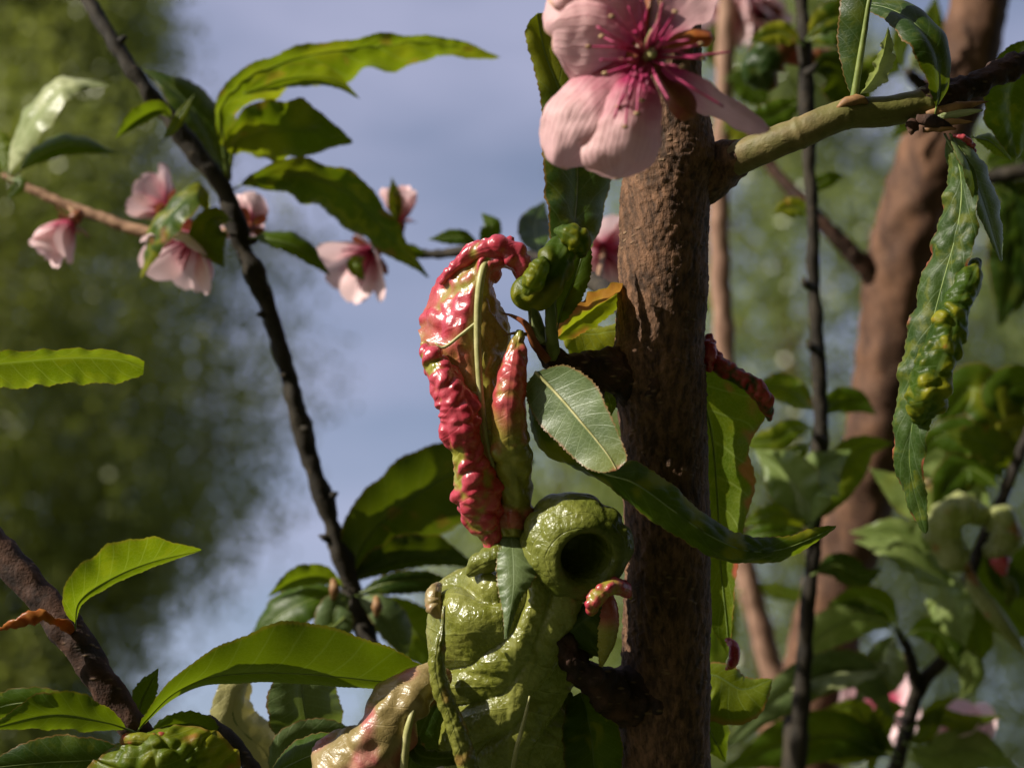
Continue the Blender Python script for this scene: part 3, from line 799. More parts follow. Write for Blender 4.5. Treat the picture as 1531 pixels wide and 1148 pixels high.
# twisted dark leaf that rises behind the blossom
tracedleaf(peach, [(838, 455, 0), (828, 400, 4), (820, 330, 12), (812, 250, 22), (812, 180, 30), (800, 110, 34), (785, 55, 34), (792, 30, 32)],
           [(846, 462, 2), (868, 420, 8), (884, 370, 18), (906, 300, 30), (916, 240, 36), (890, 150, 38), (850, 80, 36), (815, 20, 34)],
           [(840, 465, 0), (848, 410, 4), (856, 350, 14), (862, 285, 25), (860, 220, 32), (838, 140, 35), (815, 80, 35), (803, 20, 33)], 0, DARK, label='upright dark green leaf twisted at its base',
           nu=100, nv=26, belly=0.12, serr=0.0007, teeth=45, ruffle=0.05, rib=RIBG, ribw=5, disp=lambda q, u, v: bubbles(q, 110, 2) * 0.0018 * smooth(0.45, 0.1, u),
           tint=lambda q, u, v, d: np.stack([0 * u, 0.6 * smooth(0.62, 0.9, u), 0 * u], 1))  # yellow towards the leaf top is painted in for the light on it
def curl_tint(q, u, v, h):
    t = np.zeros((len(u), 3)); t[:, 1] = 0.7 * smooth(0.0, 0.55, h) * smooth(0.1, 0.5, u); return t
rolled(peach, [(858, 352, -4), (846, 366, -8), (832, 388, -10), (820, 410, -11), (803, 426, -11), (786, 438, -9), (772, 454, -6)], [12, 40, 50, 52, 46, 40, 6], 0, GREEN, 120, 3.4, 6.1, curl_tint, name='leaf_roll', n=90)
rolled(peach, [(818, 384, -13), (808, 400, -16), (798, 420, -16), (784, 444, -13)], [8, 28, 34, 8], 0, BRIGHT, 260, 1.4, 8.1, curl_tint, name='leaf_roll', n=50, sides=30)
rolled(peach, [(830, 345, -10), (850, 350, -13), (866, 362, -13), (872, 382, -10)], [8, 30, 34, 10], 0, GREEN, 260, 1.2, 4.4, curl_tint, name='leaf_roll', n=50, sides=30)
leaf(peach, [(828, 530, 2), (838, 470, 0), (858, 420, -2), (880, 350, 2)], 22, 0, GREEN, nu=60, u0=0.25, blunt=0.5)
# folded red and yellow leaf behind, with a lit green one below
def ry_tint(q, u, v, d):
    t = np.zeros((len(u), 3)); n1 = fnoise(q, 140, 1)
    t[:, 0] = 0.95 * np.maximum(smooth(0.25, 0.6, v + 0.5 * n1), smooth(0.1, 0.5, n1) * smooth(-0.3, -0.9, v)); t[:, 1] = 0.7; return t
leaf(peach, [(832, 505, 14), (860, 480, 14), (900, 452, 14), (945, 425, 16)], 26, 0, BRIGHT, wl=22, wr=24, zl=-14, zr=2, u0=0.0, tip=0, blunt=0.5, tint=lambda q, u, v, d: ry_tint(q, u, -v, d), rib=None, nu=60, nv=20, lump=0.8, lscale=160,
     label='folded red and yellow leaf behind the cluster')
leaf(peach, [(845, 490, 18), (880, 500, 20), (915, 495, 22), (960, 480, 30)], 46, 0, BRIGHT, wl=10, wr=44, zl=4, zr=-3, u0=0.0, tip=0, blunt=0.4, rib=None, lump=0.8, lscale=180,
     tint=lambda q, u, v, d: np.stack([0.7 * smooth(0.25, 0.45, fnoise(q, 120, 5)), 0.55 + 0 * u, 0 * u], 1))
# flat satin leaf
def flat_tint(q, u, v, d):
    t = np.zeros((len(u), 3)); n1 = fnoise(q, 300, 5)
    t[:, 0] = 0.55 * smooth(0.94, 1.0, u) + 0.35 * smooth(0.9, 1, np.abs(v)) * smooth(0, 0.3, n1)
    t[:, 1] = 0.25 * smooth(0.65, 0.95, u); t[:, 2] = 0.30 * smooth(0.9, 1.0, np.abs(v)) * smooth(0.0, -0.3, n1)
    return t
tracedleaf(peach, [(800, 556, -6), (845, 546, -10), (888, 572, -16), (912, 618, -20), (930, 662, -23), (938, 685, -24), (925, 700, -24)],
           [(800, 556, -6), (786, 580, -5), (800, 626, -8), (834, 662, -13), (868, 694, -18), (895, 706, -21), (918, 704, -23)],
           [(800, 556, -6), (822, 578, -8), (846, 604, -12), (868, 630, -16), (890, 656, -19), (910, 682, -22), (922, 703, -24)], -6, GREY, nu=110, nv=32,
           label='flat satin green leaf with serrated brown rim', rib=MIDRIB, ribw=5.5, belly=0.05, serr=0.0006, teeth=34, ruffle=0.025, rufn=3, tint=flat_tint)
leaf(peach, [(905, 585, 0), (912, 600, -2), (914, 622, -2)], 9, 0, BRIGHT, u0=0.02, rib=None, nu=24)
# long folded leaf crossing in front of the trunk
def cross_tint(q, u, v, d):
    t = np.zeros((len(u), 3)); t[:, 1] = 0.65 * smooth(0.05, 0.4, fnoise(q, 110, 8) + 0.2 * (v < 0)) ; return t
tracedleaf(peach, [(800, 600, -4), (845, 650, -5), (900, 690, -6), (950, 690, -10), (1000, 722, -12), (1050, 765, -12), (1110, 800, -8), (1170, 802, -2), (1215, 790, 2), (1250, 786, 4)],
           [(790, 590, -2), (800, 660, 0), (850, 695, 0), (905, 722, -6), (950, 760, -10), (1010, 800, -12), (1070, 833, -8), (1130, 842, -4), (1190, 828, 1), (1248, 790, 4)],
           [(795, 595, -6), (835, 655, -7), (895, 704, -10), (948, 722, -16), (1005, 762, -18), (1060, 800, -17), (1115, 823, -12), (1165, 822, -5), (1210, 806, 0), (1249, 788, 4)], 0, GREEN,
           nu=120, nv=24, label='long folded leaf crossing in front of the trunk', belly=0.1, serr=0.0007, teeth=50, ruffle=0.06, rufn=6, tint=cross_tint, rib=RIBG, ribw=4,
           disp=lambda q, u, v: bubbles(q, 200, 3) * 0.0009)

# blistered ball with a hole, the big shiny olive leaf and its neighbours (lower cluster)
bc = P(855, 812, -9); ax = cdir(0.16, -0.22, -1.0)
bx = norm(np.cross(ax, UP)); by = np.cross(bx, ax)
prof = [(4, -34), (20, -30), (32, -10), (34, 22), (37, 34), (42, 39), (50, 38), (60, 30), (68, 14), (71, -6), (68, -30), (56, -54), (34, -68), (4, -74)]
pr_ = spline(np.array([(a, b, 0) for a, b in prof], float), 80)
sides = 96; th = np.linspace(0, 2 * math.pi, sides, endpoint=False)
V = []
for a, b, _ in pr_:
    off = np.array([16, -12]) * smooth(-40, 46, b)
    for t in th:
        V.append(bc + ax * S(b) + bx * S(a * math.cos(t) * 1.02 - off[0]) + by * S(a * math.sin(t) + off[1]))
V = np.array(V)
dirn = norm(V - (bc - ax * S(10)))
hb = bubbles(V, 90, 3.3) * 0.0018 + fnoise(V, 60, 2) * 0.0016 + bubbles(V, 420, 1) * 0.0002
hb *= np.repeat(np.concatenate([np.zeros(24), np.linspace(0, 1, 14), np.ones(81 - 38)]), sides)
V = V + dirn * hb[:, None]
uvb = np.stack([np.repeat(np.linspace(0, 1, 81), sides), np.tile(np.arange(sides) / sides, 81)], 1)
make('leaf', V, grid_faces(80, sides, True), BALL, peach, uvb, np.zeros((len(V), 3)))['label'] = 'swollen olive leaf curled into a ball with a dark round opening'

def big_disp(q, u, v):
    # puffed diagonal folds between the side veins, uneven, with small cobbles on top
    n1 = fnoise(q, 48, 1.5); n2 = fnoise(q, 90, 7)
    c = u * 5.2 + v * 1.35 + 0.55 * n1 + 0.18 * n2
    fold = np.abs(np.sin(np.pi * c))**0.65
    amp = 0.0044 * (0.45 + 0.9 * smooth(-0.35, 0.4, fnoise(q, 36, 4)))
    return fold * amp + bubbles(q, 120, 4) * 0.0013 + bubbles(q, 330, 6) * 0.00040 + fnoise(q, 38, 6) * 0.0038

tracedleaf(peach, [(762, 862, -2), (715, 858, 0), (668, 868, 2), (645, 890, 3), (652, 925, 2), (662, 965, 0), (664, 1010, 0), (676, 1080, 0), (700, 1180, 2), (730, 1260, 6)],
           [(770, 862, -6), (815, 862, -20), (852, 878, -22), (872, 915, -14), (858, 958, -2), (836, 1000, 6), (834, 1050, 4), (840, 1110, 4), (846, 1180, 4), (800, 1260, 6)],
           [(766, 866, -8), (768, 880, -14), (768, 905, -19), (768, 940, -22), (768, 975, -22), (766, 1010, -20), (764, 1050, -18), (764, 1100, -18), (764, 1180, -14), (764, 1262, -4)],
           13, OLIVE, nu=170, nv=110, label='large shiny olive green leaf swollen with blisters', rib=None, belly=0.0, dome=True, disp=big_disp)
OL = lambda q, u, v, h: np.stack([0.25 * smooth(0.3, 0.5, fnoise(q, 150, 2)), 0 * u, 0 * u], 1)
rolled(peach, [(656, 874, 6), (648, 888, 2), (650, 908, 0), (664, 922, -1)], [10, 22, 24, 8], 0, TAN, 300, 0.9, 2.0, OL, sides=26, n=40, name='leaf_roll')
rolled(peach, [(664, 905, -14), (661, 940, -16), (656, 965, -17), (653, 990, -17), (658, 1022, -17), (672, 1060, -17), (686, 1100, -17), (700, 1150, -16), (716, 1220, -12)],
       [5, 8, 20, 25, 26, 27, 30, 31, 30], 0, OLIVE, 260, 0.7, 7.0, OL, label='slim olive roll lying over the big blistered leaf', sides=32, n=110, name='leaf_roll')
rod(peach, 'vein', [(792, 1040, -12), (783, 1080, -12.5), (772, 1120, -12), (764, 1165, -9)], [3, 6, 7, 7], 0, MIDRIB, 8, 24)
PK = lambda q, u, v, h: np.stack([0.85 * smooth(0.0, 0.4, fnoise(q, 95, 3.3) - 0.2 * h), 0 * u, 0 * u], 1)
rolled(peach, [(668, 1012, -4), (640, 1014, -8), (612, 1030, -11), (592, 1062, -12), (576, 1098, -12), (552, 1128, -11), (520, 1160, -8), (490, 1210, -4)],
       [24, 46, 60, 70, 78, 88, 100, 60], 0, TAN, 80, 4.2, 5.5, PK, label='tan and pink crumpled leaf curl', n=120, sides=56, name='leaf')
rod(peach, 'midrib', [(618, 1060, -18), (610, 1090, -19), (606, 1120, -18), (602, 1170, -16)], [8, 13, 13, 12], 0, MIDRIB, 10, 24)
rolled(peach, [(620, 1100, -10), (624, 1126, -12), (650, 1134, -12), (690, 1130, -10)], [12, 22, 24, 18], 0, BRIGHT, 260, 0.7, 3, OL, n=40, sides=24, name='leaf_roll')
leaf(peach, [(690, 1010, 6), (650, 1050, 6), (620, 1120, 6), (600, 1220, 8)], 40, 0, DARK, zl=2, u0=0, tip=0, blunt=0.4, rib=None, tint=lambda q, u, v, d: np.stack([0.6 * smooth(0.2, 0.4, fnoise(q, 150, 1)), 0 * u, 0 * u], 1))
rolled(peach, [(700, 858, -2), (722, 842, -4), (748, 832, -5), (775, 826, -4)], [12, 34, 40, 26], 0, BALL, 170, 1.5, 3, OL, n=40, sides=30, name='leaf_roll')
leaf(peach, [(838, 960, -4), (862, 935, -8), (890, 915, -8), (915, 905, -6)], 48, 0, DARK, wl=22, wr=62, zr=6, zl=2, u0=0, blunt=0.45, tip=0.0, lump=1.4, lscale=120, rib=None, nu=60, nv=20)
RD = lambda q, u, v, h: red_tint(q, u, v, h, -0.2, 0.5, None, 0.6)
rolled(peach, [(884, 918, -12), (888, 900, -14), (900, 884, -15), (918, 877, -14), (934, 882, -11), (943, 894, -7)], [10, 22, 24, 22, 18, 4], 0, ROLL, 300, 1.1, 4.2, RD, n=60, sides=28, name='leaf_roll',
       label='small red and yellow arched curl beside the trunk')
leaf(peach, [(912, 884, -10), (918, 915, -10), (914, 955, -8), (898, 1000, -4)], 16, 0, ROLL, wl=8, wr=22, zl=3, u0=0, blunt=0.5, rib=None, tint=lambda q, u, v, d: np.stack([0.85 * smooth(0.55, 0.3, u), 0.8 + 0 * u, 0 * u], 1))
leaf(peach, [(868, 1035, 8), (878, 1070, 6), (886, 1120, 6), (890, 1220, 10)], 44, 0, SICK, zl=3, zr=-3, u0=0.0, blunt=0.45, nu=60, rib=RIBG, lump=0.8, lscale=150)
leaf(peach, [(832, 1020, 10), (850, 1080, 10), (850, 1160, 10)], 26, 0, DARK, u0=0.0, rib=None)

# leaves behind the trunk on its right
def edge_red(q, u, v, d):
    t = np.zeros((len(u), 3)); n1 = fnoise(q, 180, 4)
    t[:, 0] = 0.8 * smooth(0.75, 1.1, v + 0.7 * n1) * smooth(0.02, 0.1, u); return t
tracedleaf(peach, [(1000, 470, 32), (1010, 560, 34), (1020, 650, 34), (1030, 750, 34), (1040, 850, 34), (1060, 930, 34), (1086, 975, 34)],
           [(1000, 470, 32), (1068, 530, 22), (1120, 572, 22), (1148, 612, 26), (1120, 668, 30), (1130, 720, 30), (1112, 790, 32), (1100, 870, 34), (1092, 975, 34)],
           [(1000, 470, 34), (1035, 550, 36), (1062, 640, 38), (1072, 740, 38), (1078, 850, 37), (1086, 930, 35), (1090, 976, 34)], 0, BRIGHT, nu=110, nv=30,
           label='green leaf behind the trunk with a dark red ragged margin', belly=0.08, serr=0.0008, teeth=50, ruffle=0.05, rib=RIBG, ribw=4, tint=edge_red)
def darkred(q, u, v, h):
    t = np.zeros((len(u), 3)); t[:, 0] = 0.9 * smooth(-0.1, 0.4, h); return t
rolled(peach, [(1062, 520, 22), (1075, 545, 18), (1100, 562, 15), (1128, 578, 14), (1146, 604, 15), (1150, 628, 20)], [10, 24, 24, 26, 22, 6], 0, DARK, 300, 1.4, 3, darkred, n=80, sides=30, name='leaf_roll')
rolled(peach, [(1060, 500, 18), (1062, 530, 16), (1060, 555, 18)], [8, 22, 8], 0, ROLL, 350, 1.0, 3, lambda q, u, v, h: np.tile([0.98, 0, 0], (len(u), 1)), n=40, sides=24, name='leaf_roll')
rolled(peach, [(1088, 955, 30), (1098, 970, 26), (1096, 990, 26), (1086, 1000, 30)], [6, 13, 12, 4], 0, ROLL, 350, 0.8, 6, lambda q, u, v, h: np.tile([0.98, 0, 0], (len(u), 1)), n=30, sides=18, name='leaf_roll')
leaf(peach, [(1030, 1010, 40), (1070, 1010, 40), (1110, 1030, 40), (1155, 1015, 44)], 55, 0, BRIGHT, wl=24, wr=62, zl=5, zr=-8, u0=0.0, tip=0.1, nu=60, tint=lambda q, u, v, d: np.stack([0.6 * smooth(0.9, 1, np.abs(v)), 0.2 + 0 * u, 0 * u], 1))
leaf(peach, [(1020, 1030, 36), (1055, 1080, 36), (1085, 1140, 40)], 30, 0, GREEN, zl=4)

# blossom at the top, in front of the trunk, on a twig from above
bz = -72
rod(peach, 'twig', [(1006, -420, 4), (1000, -330, -30), (985, -200, -62), (972, -60, bz + 8), (966, 40, bz + 6), (965, 75, bz + 4)], [40, 30, 24, 18, 14, 16], 0, BARK_BR, 14, 60, rough=0.8, rscale=250)
g = tube_geo(np.array([P(966, 70, bz + 12), P(966, 78, bz + 5), P(966, 84, bz - 2), P(966, 86, bz - 5)]), np.array([S(12), S(22), S(26), S(14)]), 16)
bl = make('blossom', g[0], g[1], SEPAL, peach, g[2])
bl['label'] = 'large pink blossom with magenta stamens hanging in front of the trunk'
def petal(L, R, M, z=bz, belly=0.12, ruffle=0.10, rufn=2.0, label=None):
    l, m, r = (spline(z3(q, z), 40) for q in (L, M, R))
    sdd = rnd.random() * 9
    gg = sheet_geo(PA(l), PA(m), PA(r), 22, belly, 0.0003, 17, ruffle, rufn, lambda q, u, v: fnoise(q, 150, sdd) * 0.0013 + fnoise(q, 420, sdd) * 0.0004, sdd)
    return make('petal', gg[0], gg[1], PETAL, bl, gg[2], np.zeros((len(gg[0]), 3)))
petal([(958, 88, 0), (925, 100, 2), (885, 122, 3), (858, 124, 2), (842, 112, 2), (834, 92, 2)], [(960, 60, 0), (940, 20, 2), (900, -22, 4), (850, -30, 4), (818, -2, 2), (820, 40, 2)],
      [(959, 70, 0), (930, 48, -5), (890, 40, -7), (858, 40, -6), (834, 44, -3), (826, 56, 0)])
petal([(955, 66, 2), (935, 40, -8), (915, 10, -12), (880, -2, -14), (850, 6, -13), (835, 20, -9)], [(962, 58, 2), (962, 22, -4), (950, -22, -8), (900, -48, -9), (850, -30, -10), (818, 0, -9)],
      [(958, 62, 2), (945, 25, -10), (925, -10, -14), (885, -24, -16), (850, -10, -15), (826, 10, -10)])
petal([(952, 90, 0), (925, 82, 2), (890, 92, 4), (852, 116, 4), (822, 160, 3), (806, 205, 2), (815, 240, 2), (840, 253, 2)], [(955, 105, 0), (945, 130, -2), (935, 160, -4), (925, 190, -5), (915, 220, -4), (895, 245, -2), (870, 250, 0), (846, 255, 1)],
      [(953, 100, 0), (930, 118, -3), (900, 140, -5), (875, 165, -6), (858, 195, -6), (846, 225, -4), (842, 245, -1), (843, 254, 1)])
petal([(958, 100, -2), (930, 122, -4), (905, 150, -5), (885, 185, -5), (870, 220, -5), (872, 240, -4), (890, 262, -3), (915, 270, -3)], [(968, 105, -2), (980, 130, -5), (989, 165, -6), (990, 200, -6), (984, 228, -5), (972, 248, -4), (950, 265, -3), (925, 271, -3)],
      [(963, 104, -2), (955, 130, -7), (945, 160, -10), (935, 190, -11), (930, 220, -10), (928, 245, -7), (925, 262, -5), (920, 271, -3)])
petal([(985, 92, -2), (1030, 108, -6), (1075, 132, -6), (1115, 160, -4), (1135, 178, -2), (1150, 192, 0)], [(982, 102, 2), (1020, 130, 6), (1050, 158, 8), (1085, 186, 6), (1120, 196, 3), (1150, 196, 0)],
      [(984, 96, -2), (1025, 118, -3), (1062, 142, -4), (1100, 168, -4), (1128, 184, -3), (1150, 194, 0)], belly=0.2)
petal([(972, 62, 0), (985, 20, -4), (1005, -20, -6), (1030, -45, -6), (1060, -40, -4)], [(980, 70, 2), (1010, 55, 4), (1050, 30, 5), (1075, 5, 4), (1080, -15, 2)],
      [(976, 65, 0), (1000, 35, -2), (1030, 5, -3), (1055, -18, -3), (1072, -30, 0)])
for L, R, M in [([(984, 100), (1000, 118), (1022, 128), (1042, 152), (1040, 172)], [(978, 112), (988, 140), (1004, 170), (1022, 182), (1038, 176)], [(981, 106, -2), (996, 130, -4), (1014, 152, -5), (1030, 168, -4), (1039, 175, -2)]),
                ([(985, 74), (1008, 52), (1035, 44), (1062, 46), (1066, 56)], [(988, 84), (1012, 76), (1038, 70), (1060, 70), (1067, 60)], [(986, 79, -2), (1010, 64, -4), (1036, 57, -4), (1060, 58, -3), (1067, 58, -2)]),
                ([(960, 56), (958, 30), (962, 5), (970, -14)], [(972, 56), (980, 32), (984, 8), (976, -14)], [(966, 55, -2), (969, 30, -4), (972, 6, -4), (973, -14, -2)])]:
    l, m, r = (spline(z3(q, bz - 2), 20) for q in (L, M, R))
    gg = sheet_geo(PA(l), PA(m), PA(r), 10, 0.1, 0, 0, 0.05, 2)
    make('sepal', gg[0], gg[1], DRY if M[0][0] == 986 else SEPAL, bl, gg[2])
ends = [(880, 70), (892, 40), (905, 110), (898, 90), (915, 25), (940, 10), (958, -4), (990, 5), (1010, 18), (1030, 60), (1048, 66), (1092, 78), (1052, 88), (1035, 84), (935, 190), (918, 178),
        (952, 170), (943, 150), (925, 160), (1082, 160), (960, 150), (1000, 150), (900, 55), (1005, 40), (930, 90), (985, 30), (1020, 100), (945, 115)]
for i, (ex, ey) in enumerate(ends):
    b0 = np.array([966 + rnd.uniform(-8, 8), 85 + rnd.uniform(-6, 8), bz - 5]); e = np.array([ex, ey, bz - rnd.uniform(9, 22)])
    mdd = (b0 + e) / 2 + np.array([rnd.uniform(-6, 6), rnd.uniform(-8, 4), -rnd.uniform(2, 5)])
    q = PA(spline(np.array([b0, mdd, e]), 12))
    sg = tube_geo(q, np.linspace(1.0, 0.6, 13) * S(2.3), 6)
    ag = tube_geo(np.array([q[-1] - RIGHT * S(4), q[-1], q[-1] + RIGHT * S(4)]), np.array([S(1.5), S(3.0), S(1.5)]), 8)
    st = make('stamen', sg[0], sg[1], STAMEN, bl, sg[2])
    if i % 2 == 0:
        jg = join_geo(sg, ag); st.data.materials.append(ANTHER)
        me2 = bpy.data.meshes.new('stamen'); me2.from_pydata(jg[0].tolist(), [], jg[1]); me2.materials.append(STAMEN); me2.materials.append(ANTHER)
        me2.polygons.foreach_set('use_smooth', [True] * len(me2.polygons))
        me2.polygons.foreach_set('material_index', [0] * len(sg[1]) + [1] * len(ag[1]))
        st.data = me2
pist = rod(bl, 'pistil', [(966, 84, bz - 5), (968, 60, bz - 14), (975, 45, bz - 18)], [9, 6, 5], 0, MIDRIB, 8, 14)
rod(bl, 'pistil', [(966, 88, bz - 6), (974, 78, bz - 11), (976, 84, bz - 13)], [14, 16, 10], 0, MIDRIB, 8, 10)

# ------------------------------------------------------------------ shoots on the left (they rise from the same tree)
zs_ = 150
shoot = [(60, -110, 20), (130, 0, 10), (198, 105), (250, 172), (300, 240), (338, 290), (358, 350), (384, 420), (410, 490), (435, 575), (460, 672), (486, 752), (510, 830), (528, 888), (560, 980, -10), (620, 1100, -40), (740, 1250, -90), (990, 1420, -130)]
rod(peach, 'branch', shoot, [16, 20, 22, 24, 27, 27, 26, 25, 24, 24, 25, 25, 27, 30, 32, 36, 40, 46], zs_, BARK_DK, 18, 220, rough=1.3, rscale=150, label='slender dark shoot leaning to the left',
    knots=((0.2, 0.25), (0.29, 0.35), (0.33, 0.4), (0.46, 0.3), (0.52, 0.3), (0.57, 0.25), (0.62, 0.3)))
for x, y, dx, dy in [(492, 806, -16, -6), (452, 640, 12, 4), (428, 560, -9, 2), (494, 742, 12, -6), (395, 470, -12, 0), (375, 362, 14, -8), (180, 62, 10, -8)]:
    rod(peach, 'bud', [(x, y, -2), (x + dx * 0.5, y + dy * 0.5, -3), (x + dx, y + dy, -3)], [12, 11, 2], zs_, BARK_DK, 8, 8)
YT = lambda a: (lambda q, u, v, d: np.stack([0.3 * smooth(0.42, 0.55, fnoise(q, 150, 4)), a * smooth(-0.1, 0.35, fnoise(q, 60, 7)), 0 * u], 1))
Lf = lambda M, w, mat=GREEN, z=0, **kw: leaf(peach, M, w, zs_ + z, mat, **kw)
Lf([(340, 275), (332, 210, -3), (330, 160, -5), (370, 115, -6), (440, 88, -6), (530, 72, -4), (620, 62, 0), (690, 68, 4), (748, 86, 8)], 36, BRIGHT, wl=16, wr=44, zl=-4, zr=16, tint=YT(0.7), nu=100, nv=18, u0=0.1, ruffle=0.14, rufn=5, blunt=0.6, lump=1.6, lscale=90,
   label='large arching yellow green leaf at the top of the slender shoot')
Lf([(365, 140, -8), (430, 118, -10), (490, 118, -8), (538, 148, -4)], 18, BRIGHT, wl=20, wr=14, zl=-10, zr=6, u0=0.0, nu=40, tint=YT(0.3))
Lf([(342, 270, 2), (352, 215, 0), (400, 195), (460, 196), (528, 212, 4)], 44, GREEN, wl=46, wr=44, zl=-12, zr=10, tint=YT(0.6), nu=80, nv=16, lump=2.2, lscale=80, u0=0.16, ruffle=0.1)
Lf([(345, 285), (385, 266, -2), (450, 262), (520, 290, 4), (575, 345, 8), (642, 415, 10)], 38, SICK, wl=30, wr=40, zl=-9, zr=10, nu=90, nv=16, lump=1.6, lscale=90, u0=0.05, tint=YT(0.5), ruffle=0.1)
Lf([(338, 290, 4), (325, 235, 10), (292, 168, 14), (250, 125, 16), (215, 105, 18)], 42, DARK, wl=32, wr=34, zl=-6, zr=8, nu=60, u0=0.05)
Lf([(262, 185, -4), (240, 165, -8), (205, 180, -8), (172, 208, -4)], 17, GREEN, wl=10, wr=18, zr=-6)
Lf([(240, 215, -6), (262, 185, -8), (290, 142, -6)], 14, BRIGHT, wl=8, wr=10)
Lf([(315, 330, -4), (298, 285, -14), (265, 310, -18), (235, 350, -16), (212, 418, -10)], 26, SICK, wl=26, wr=14, zl=-8, zr=8, tint=YT(0.6), lump=1.5, lscale=120, nu=60, u0=0.05,
   label='curled leaf with a yellowish edge over the pink blossom')
Lf([(348, 330, -6), (322, 325, -12), (305, 350, -12), (335, 402, -8)], 27, BRIGHT, wl=34, wr=22, zl=-4, u0=0.04)
Lf([(372, 355, -4), (405, 358, -8), (445, 370, -8), (494, 412, -4)], 18, GREEN, wl=18, wr=14, zl=8, u0=0.06)
# lower whorl of the shoot
Lf([(520, 870, 2), (545, 810, 6), (600, 755, 8), (660, 715, 8), (720, 690, 8), (800, 690, 12)], 80, DARK, wl=56, wr=74, zl=-12, zr=14, nu=80, nv=16, u0=0.03, tint=YT(0.25), blunt=0.6)
Lf([(522, 872, 4), (570, 850, 8), (640, 835, 8), (720, 850, 10)], 42, DARK, wl=40, wr=12, zl=-10, u0=0.03)
Lf([(518, 880, -4), (480, 862, -8), (440, 868, -8), (400, 892, -6)], 20, BRIGHT, wl=12, wr=20, zr=-6, u0=0.05)
Lf([(530, 890, -2), (580, 872, -6), (640, 868, -4), (700, 885, 0)], 18, DARK, wl=16, wr=20, u0=0.05)
Lf([(522, 888, -2), (470, 895, -10), (420, 920, -10), (370, 962, -6)], 36, GREEN, wl=30, wr=30, zl=-4, zr=8, u0=0.05)
Lf([(528, 890, -6), (505, 905, -14), (500, 940, -16), (520, 985, -12)], 30, GREY, u0=0.05)
Lf([(532, 890, -4), (565, 912, -10), (590, 945, -10), (608, 990, -6)], 26, GREY, wl=30, wr=20, zl=6, u0=0.05)
Lf([(535, 892, 6), (590, 925, 10), (640, 960, 10), (700, 1010, 12)], 45, BRIGHT, u0=0.05, wl=40, wr=40)
for x, y in [(498, 882), (562, 908)]:
    rod(peach, 'bud', [(x, y - 16, -14), (x + 2, y, -16), (x, y + 14, -14)], [8, 18, 6], zs_, SCALE_M, 8, 8)
# side twig with two blossoms
rod(peach, 'twig', [(352, 345, 2), (290, 355, 14), (205, 344, 22), (150, 325, 26), (95, 305, 30), (45, 282, 34), (5, 262, 38)], [16, 16, 17, 16, 16, 15, 8], zs_, BARK_TW, 12, 70, rough=0.6)
Lf([(14, 265, 34), (28, 220, 30), (60, 165, 26), (100, 128, 26), (165, 128, 30)], 20, PALE, wl=16, wr=26, zl=10, zr=-8, lump=1.6, lscale=120, nu=60, u0=0.04)
Lf([(18, 265, 34), (55, 235, 32), (105, 218, 32), (178, 230, 34)], 22, GREEN, wl=18, wr=14, zl=10)
Lf([(10, 260, 36), (-5, 225, 40), (-20, 180, 44)], 26, BRIGHT)
Lf([(12, 268, 30), (30, 272, 26), (10, 300, 26)], 10, GREEN)
blossom(peach, P(108, 332, zs_ + 20), cdir(-0.55, -0.75, -0.3), 0.0185, 38, label='small pink blossom half open on the tan twig', droop=0.2)
rod(peach, 'petiole', [(104, 310, 28), (112, 322, 24), (110, 330, 21)], [8, 8, 10], zs_, SCALE_M, 8, 8)
blossom(peach, P(292, 350, zs_ + 2), cdir(-0.35, -0.75, -0.5), 0.024, 52, label='pink blossom behind the curled leaf of the slender shoot', droop=0.15)
blossom(peach, P(372, 338, zs_ + 14), cdir(-0.2, 0.3, 0.7), 0.016, 40, stam=6)
blossom(peach, P(252, 312, zs_ + 26), cdir(-0.5, 0.35, 0.2), 0.018, 50, stam=6)
# twig behind the cluster with the pale blossom
rod(peach, 'twig', [(980, 520, -140), (900, 430, -60), (800, 385, -6), (720, 374, 24), (650, 380, 40), (600, 378, 48), (560, 372, 50)], [34, 26, 18, 15, 14, 12, 9], zs_, BARK_DK, 12, 70, rough=0.8)
blossom(peach, P(558, 374, zs_ + 40), cdir(-0.6, -0.5, -0.55), 0.0235, 58, label='pale pink blossom hanging from the thin twig', droop=0.15)
blossom(peach, P(598, 332, zs_ + 46), cdir(0.0, 0.8, -0.2), 0.016, 22, stam=4)
rod(peach, 'petiole', [(600, 375, 48), (600, 352, 47), (598, 335, 46)], [8, 8, 9], zs_, SCALE_M, 8, 8)
Lf([(592, 335, 40), (590, 295, 36), (586, 265, 34)], 11, BRIGHT, u0=0.02)
Lf([(545, 385, 26), (530, 395, 20), (545, 420, 20)], 12, BRIGHT, u0=0.02)
Lf([(720, 372, 24), (690, 355, 24), (640, 358, 26)], 12, GREEN)
Lf([(716, 374, 24), (735, 340, 24), (720, 318, 26)], 16, GREEN)
Lf([(640, 380, 40), (605, 372, 36), (590, 360, 34)], 10, GREEN)
Lf([(810, 385, -6), (800, 340, 20), (815, 300, 40)], 26, DARK)
blossom(peach, P(902, 372, zs_ + 60), cdir(0.3, -0.2, -0.8), 0.022, 62, stam=6)
rod(peach, 'petiole', [(892, 425, -54), (898, 400, 10), (902, 376, 56)], [9, 9, 9], zs_, BARK_TW, 8, 10)

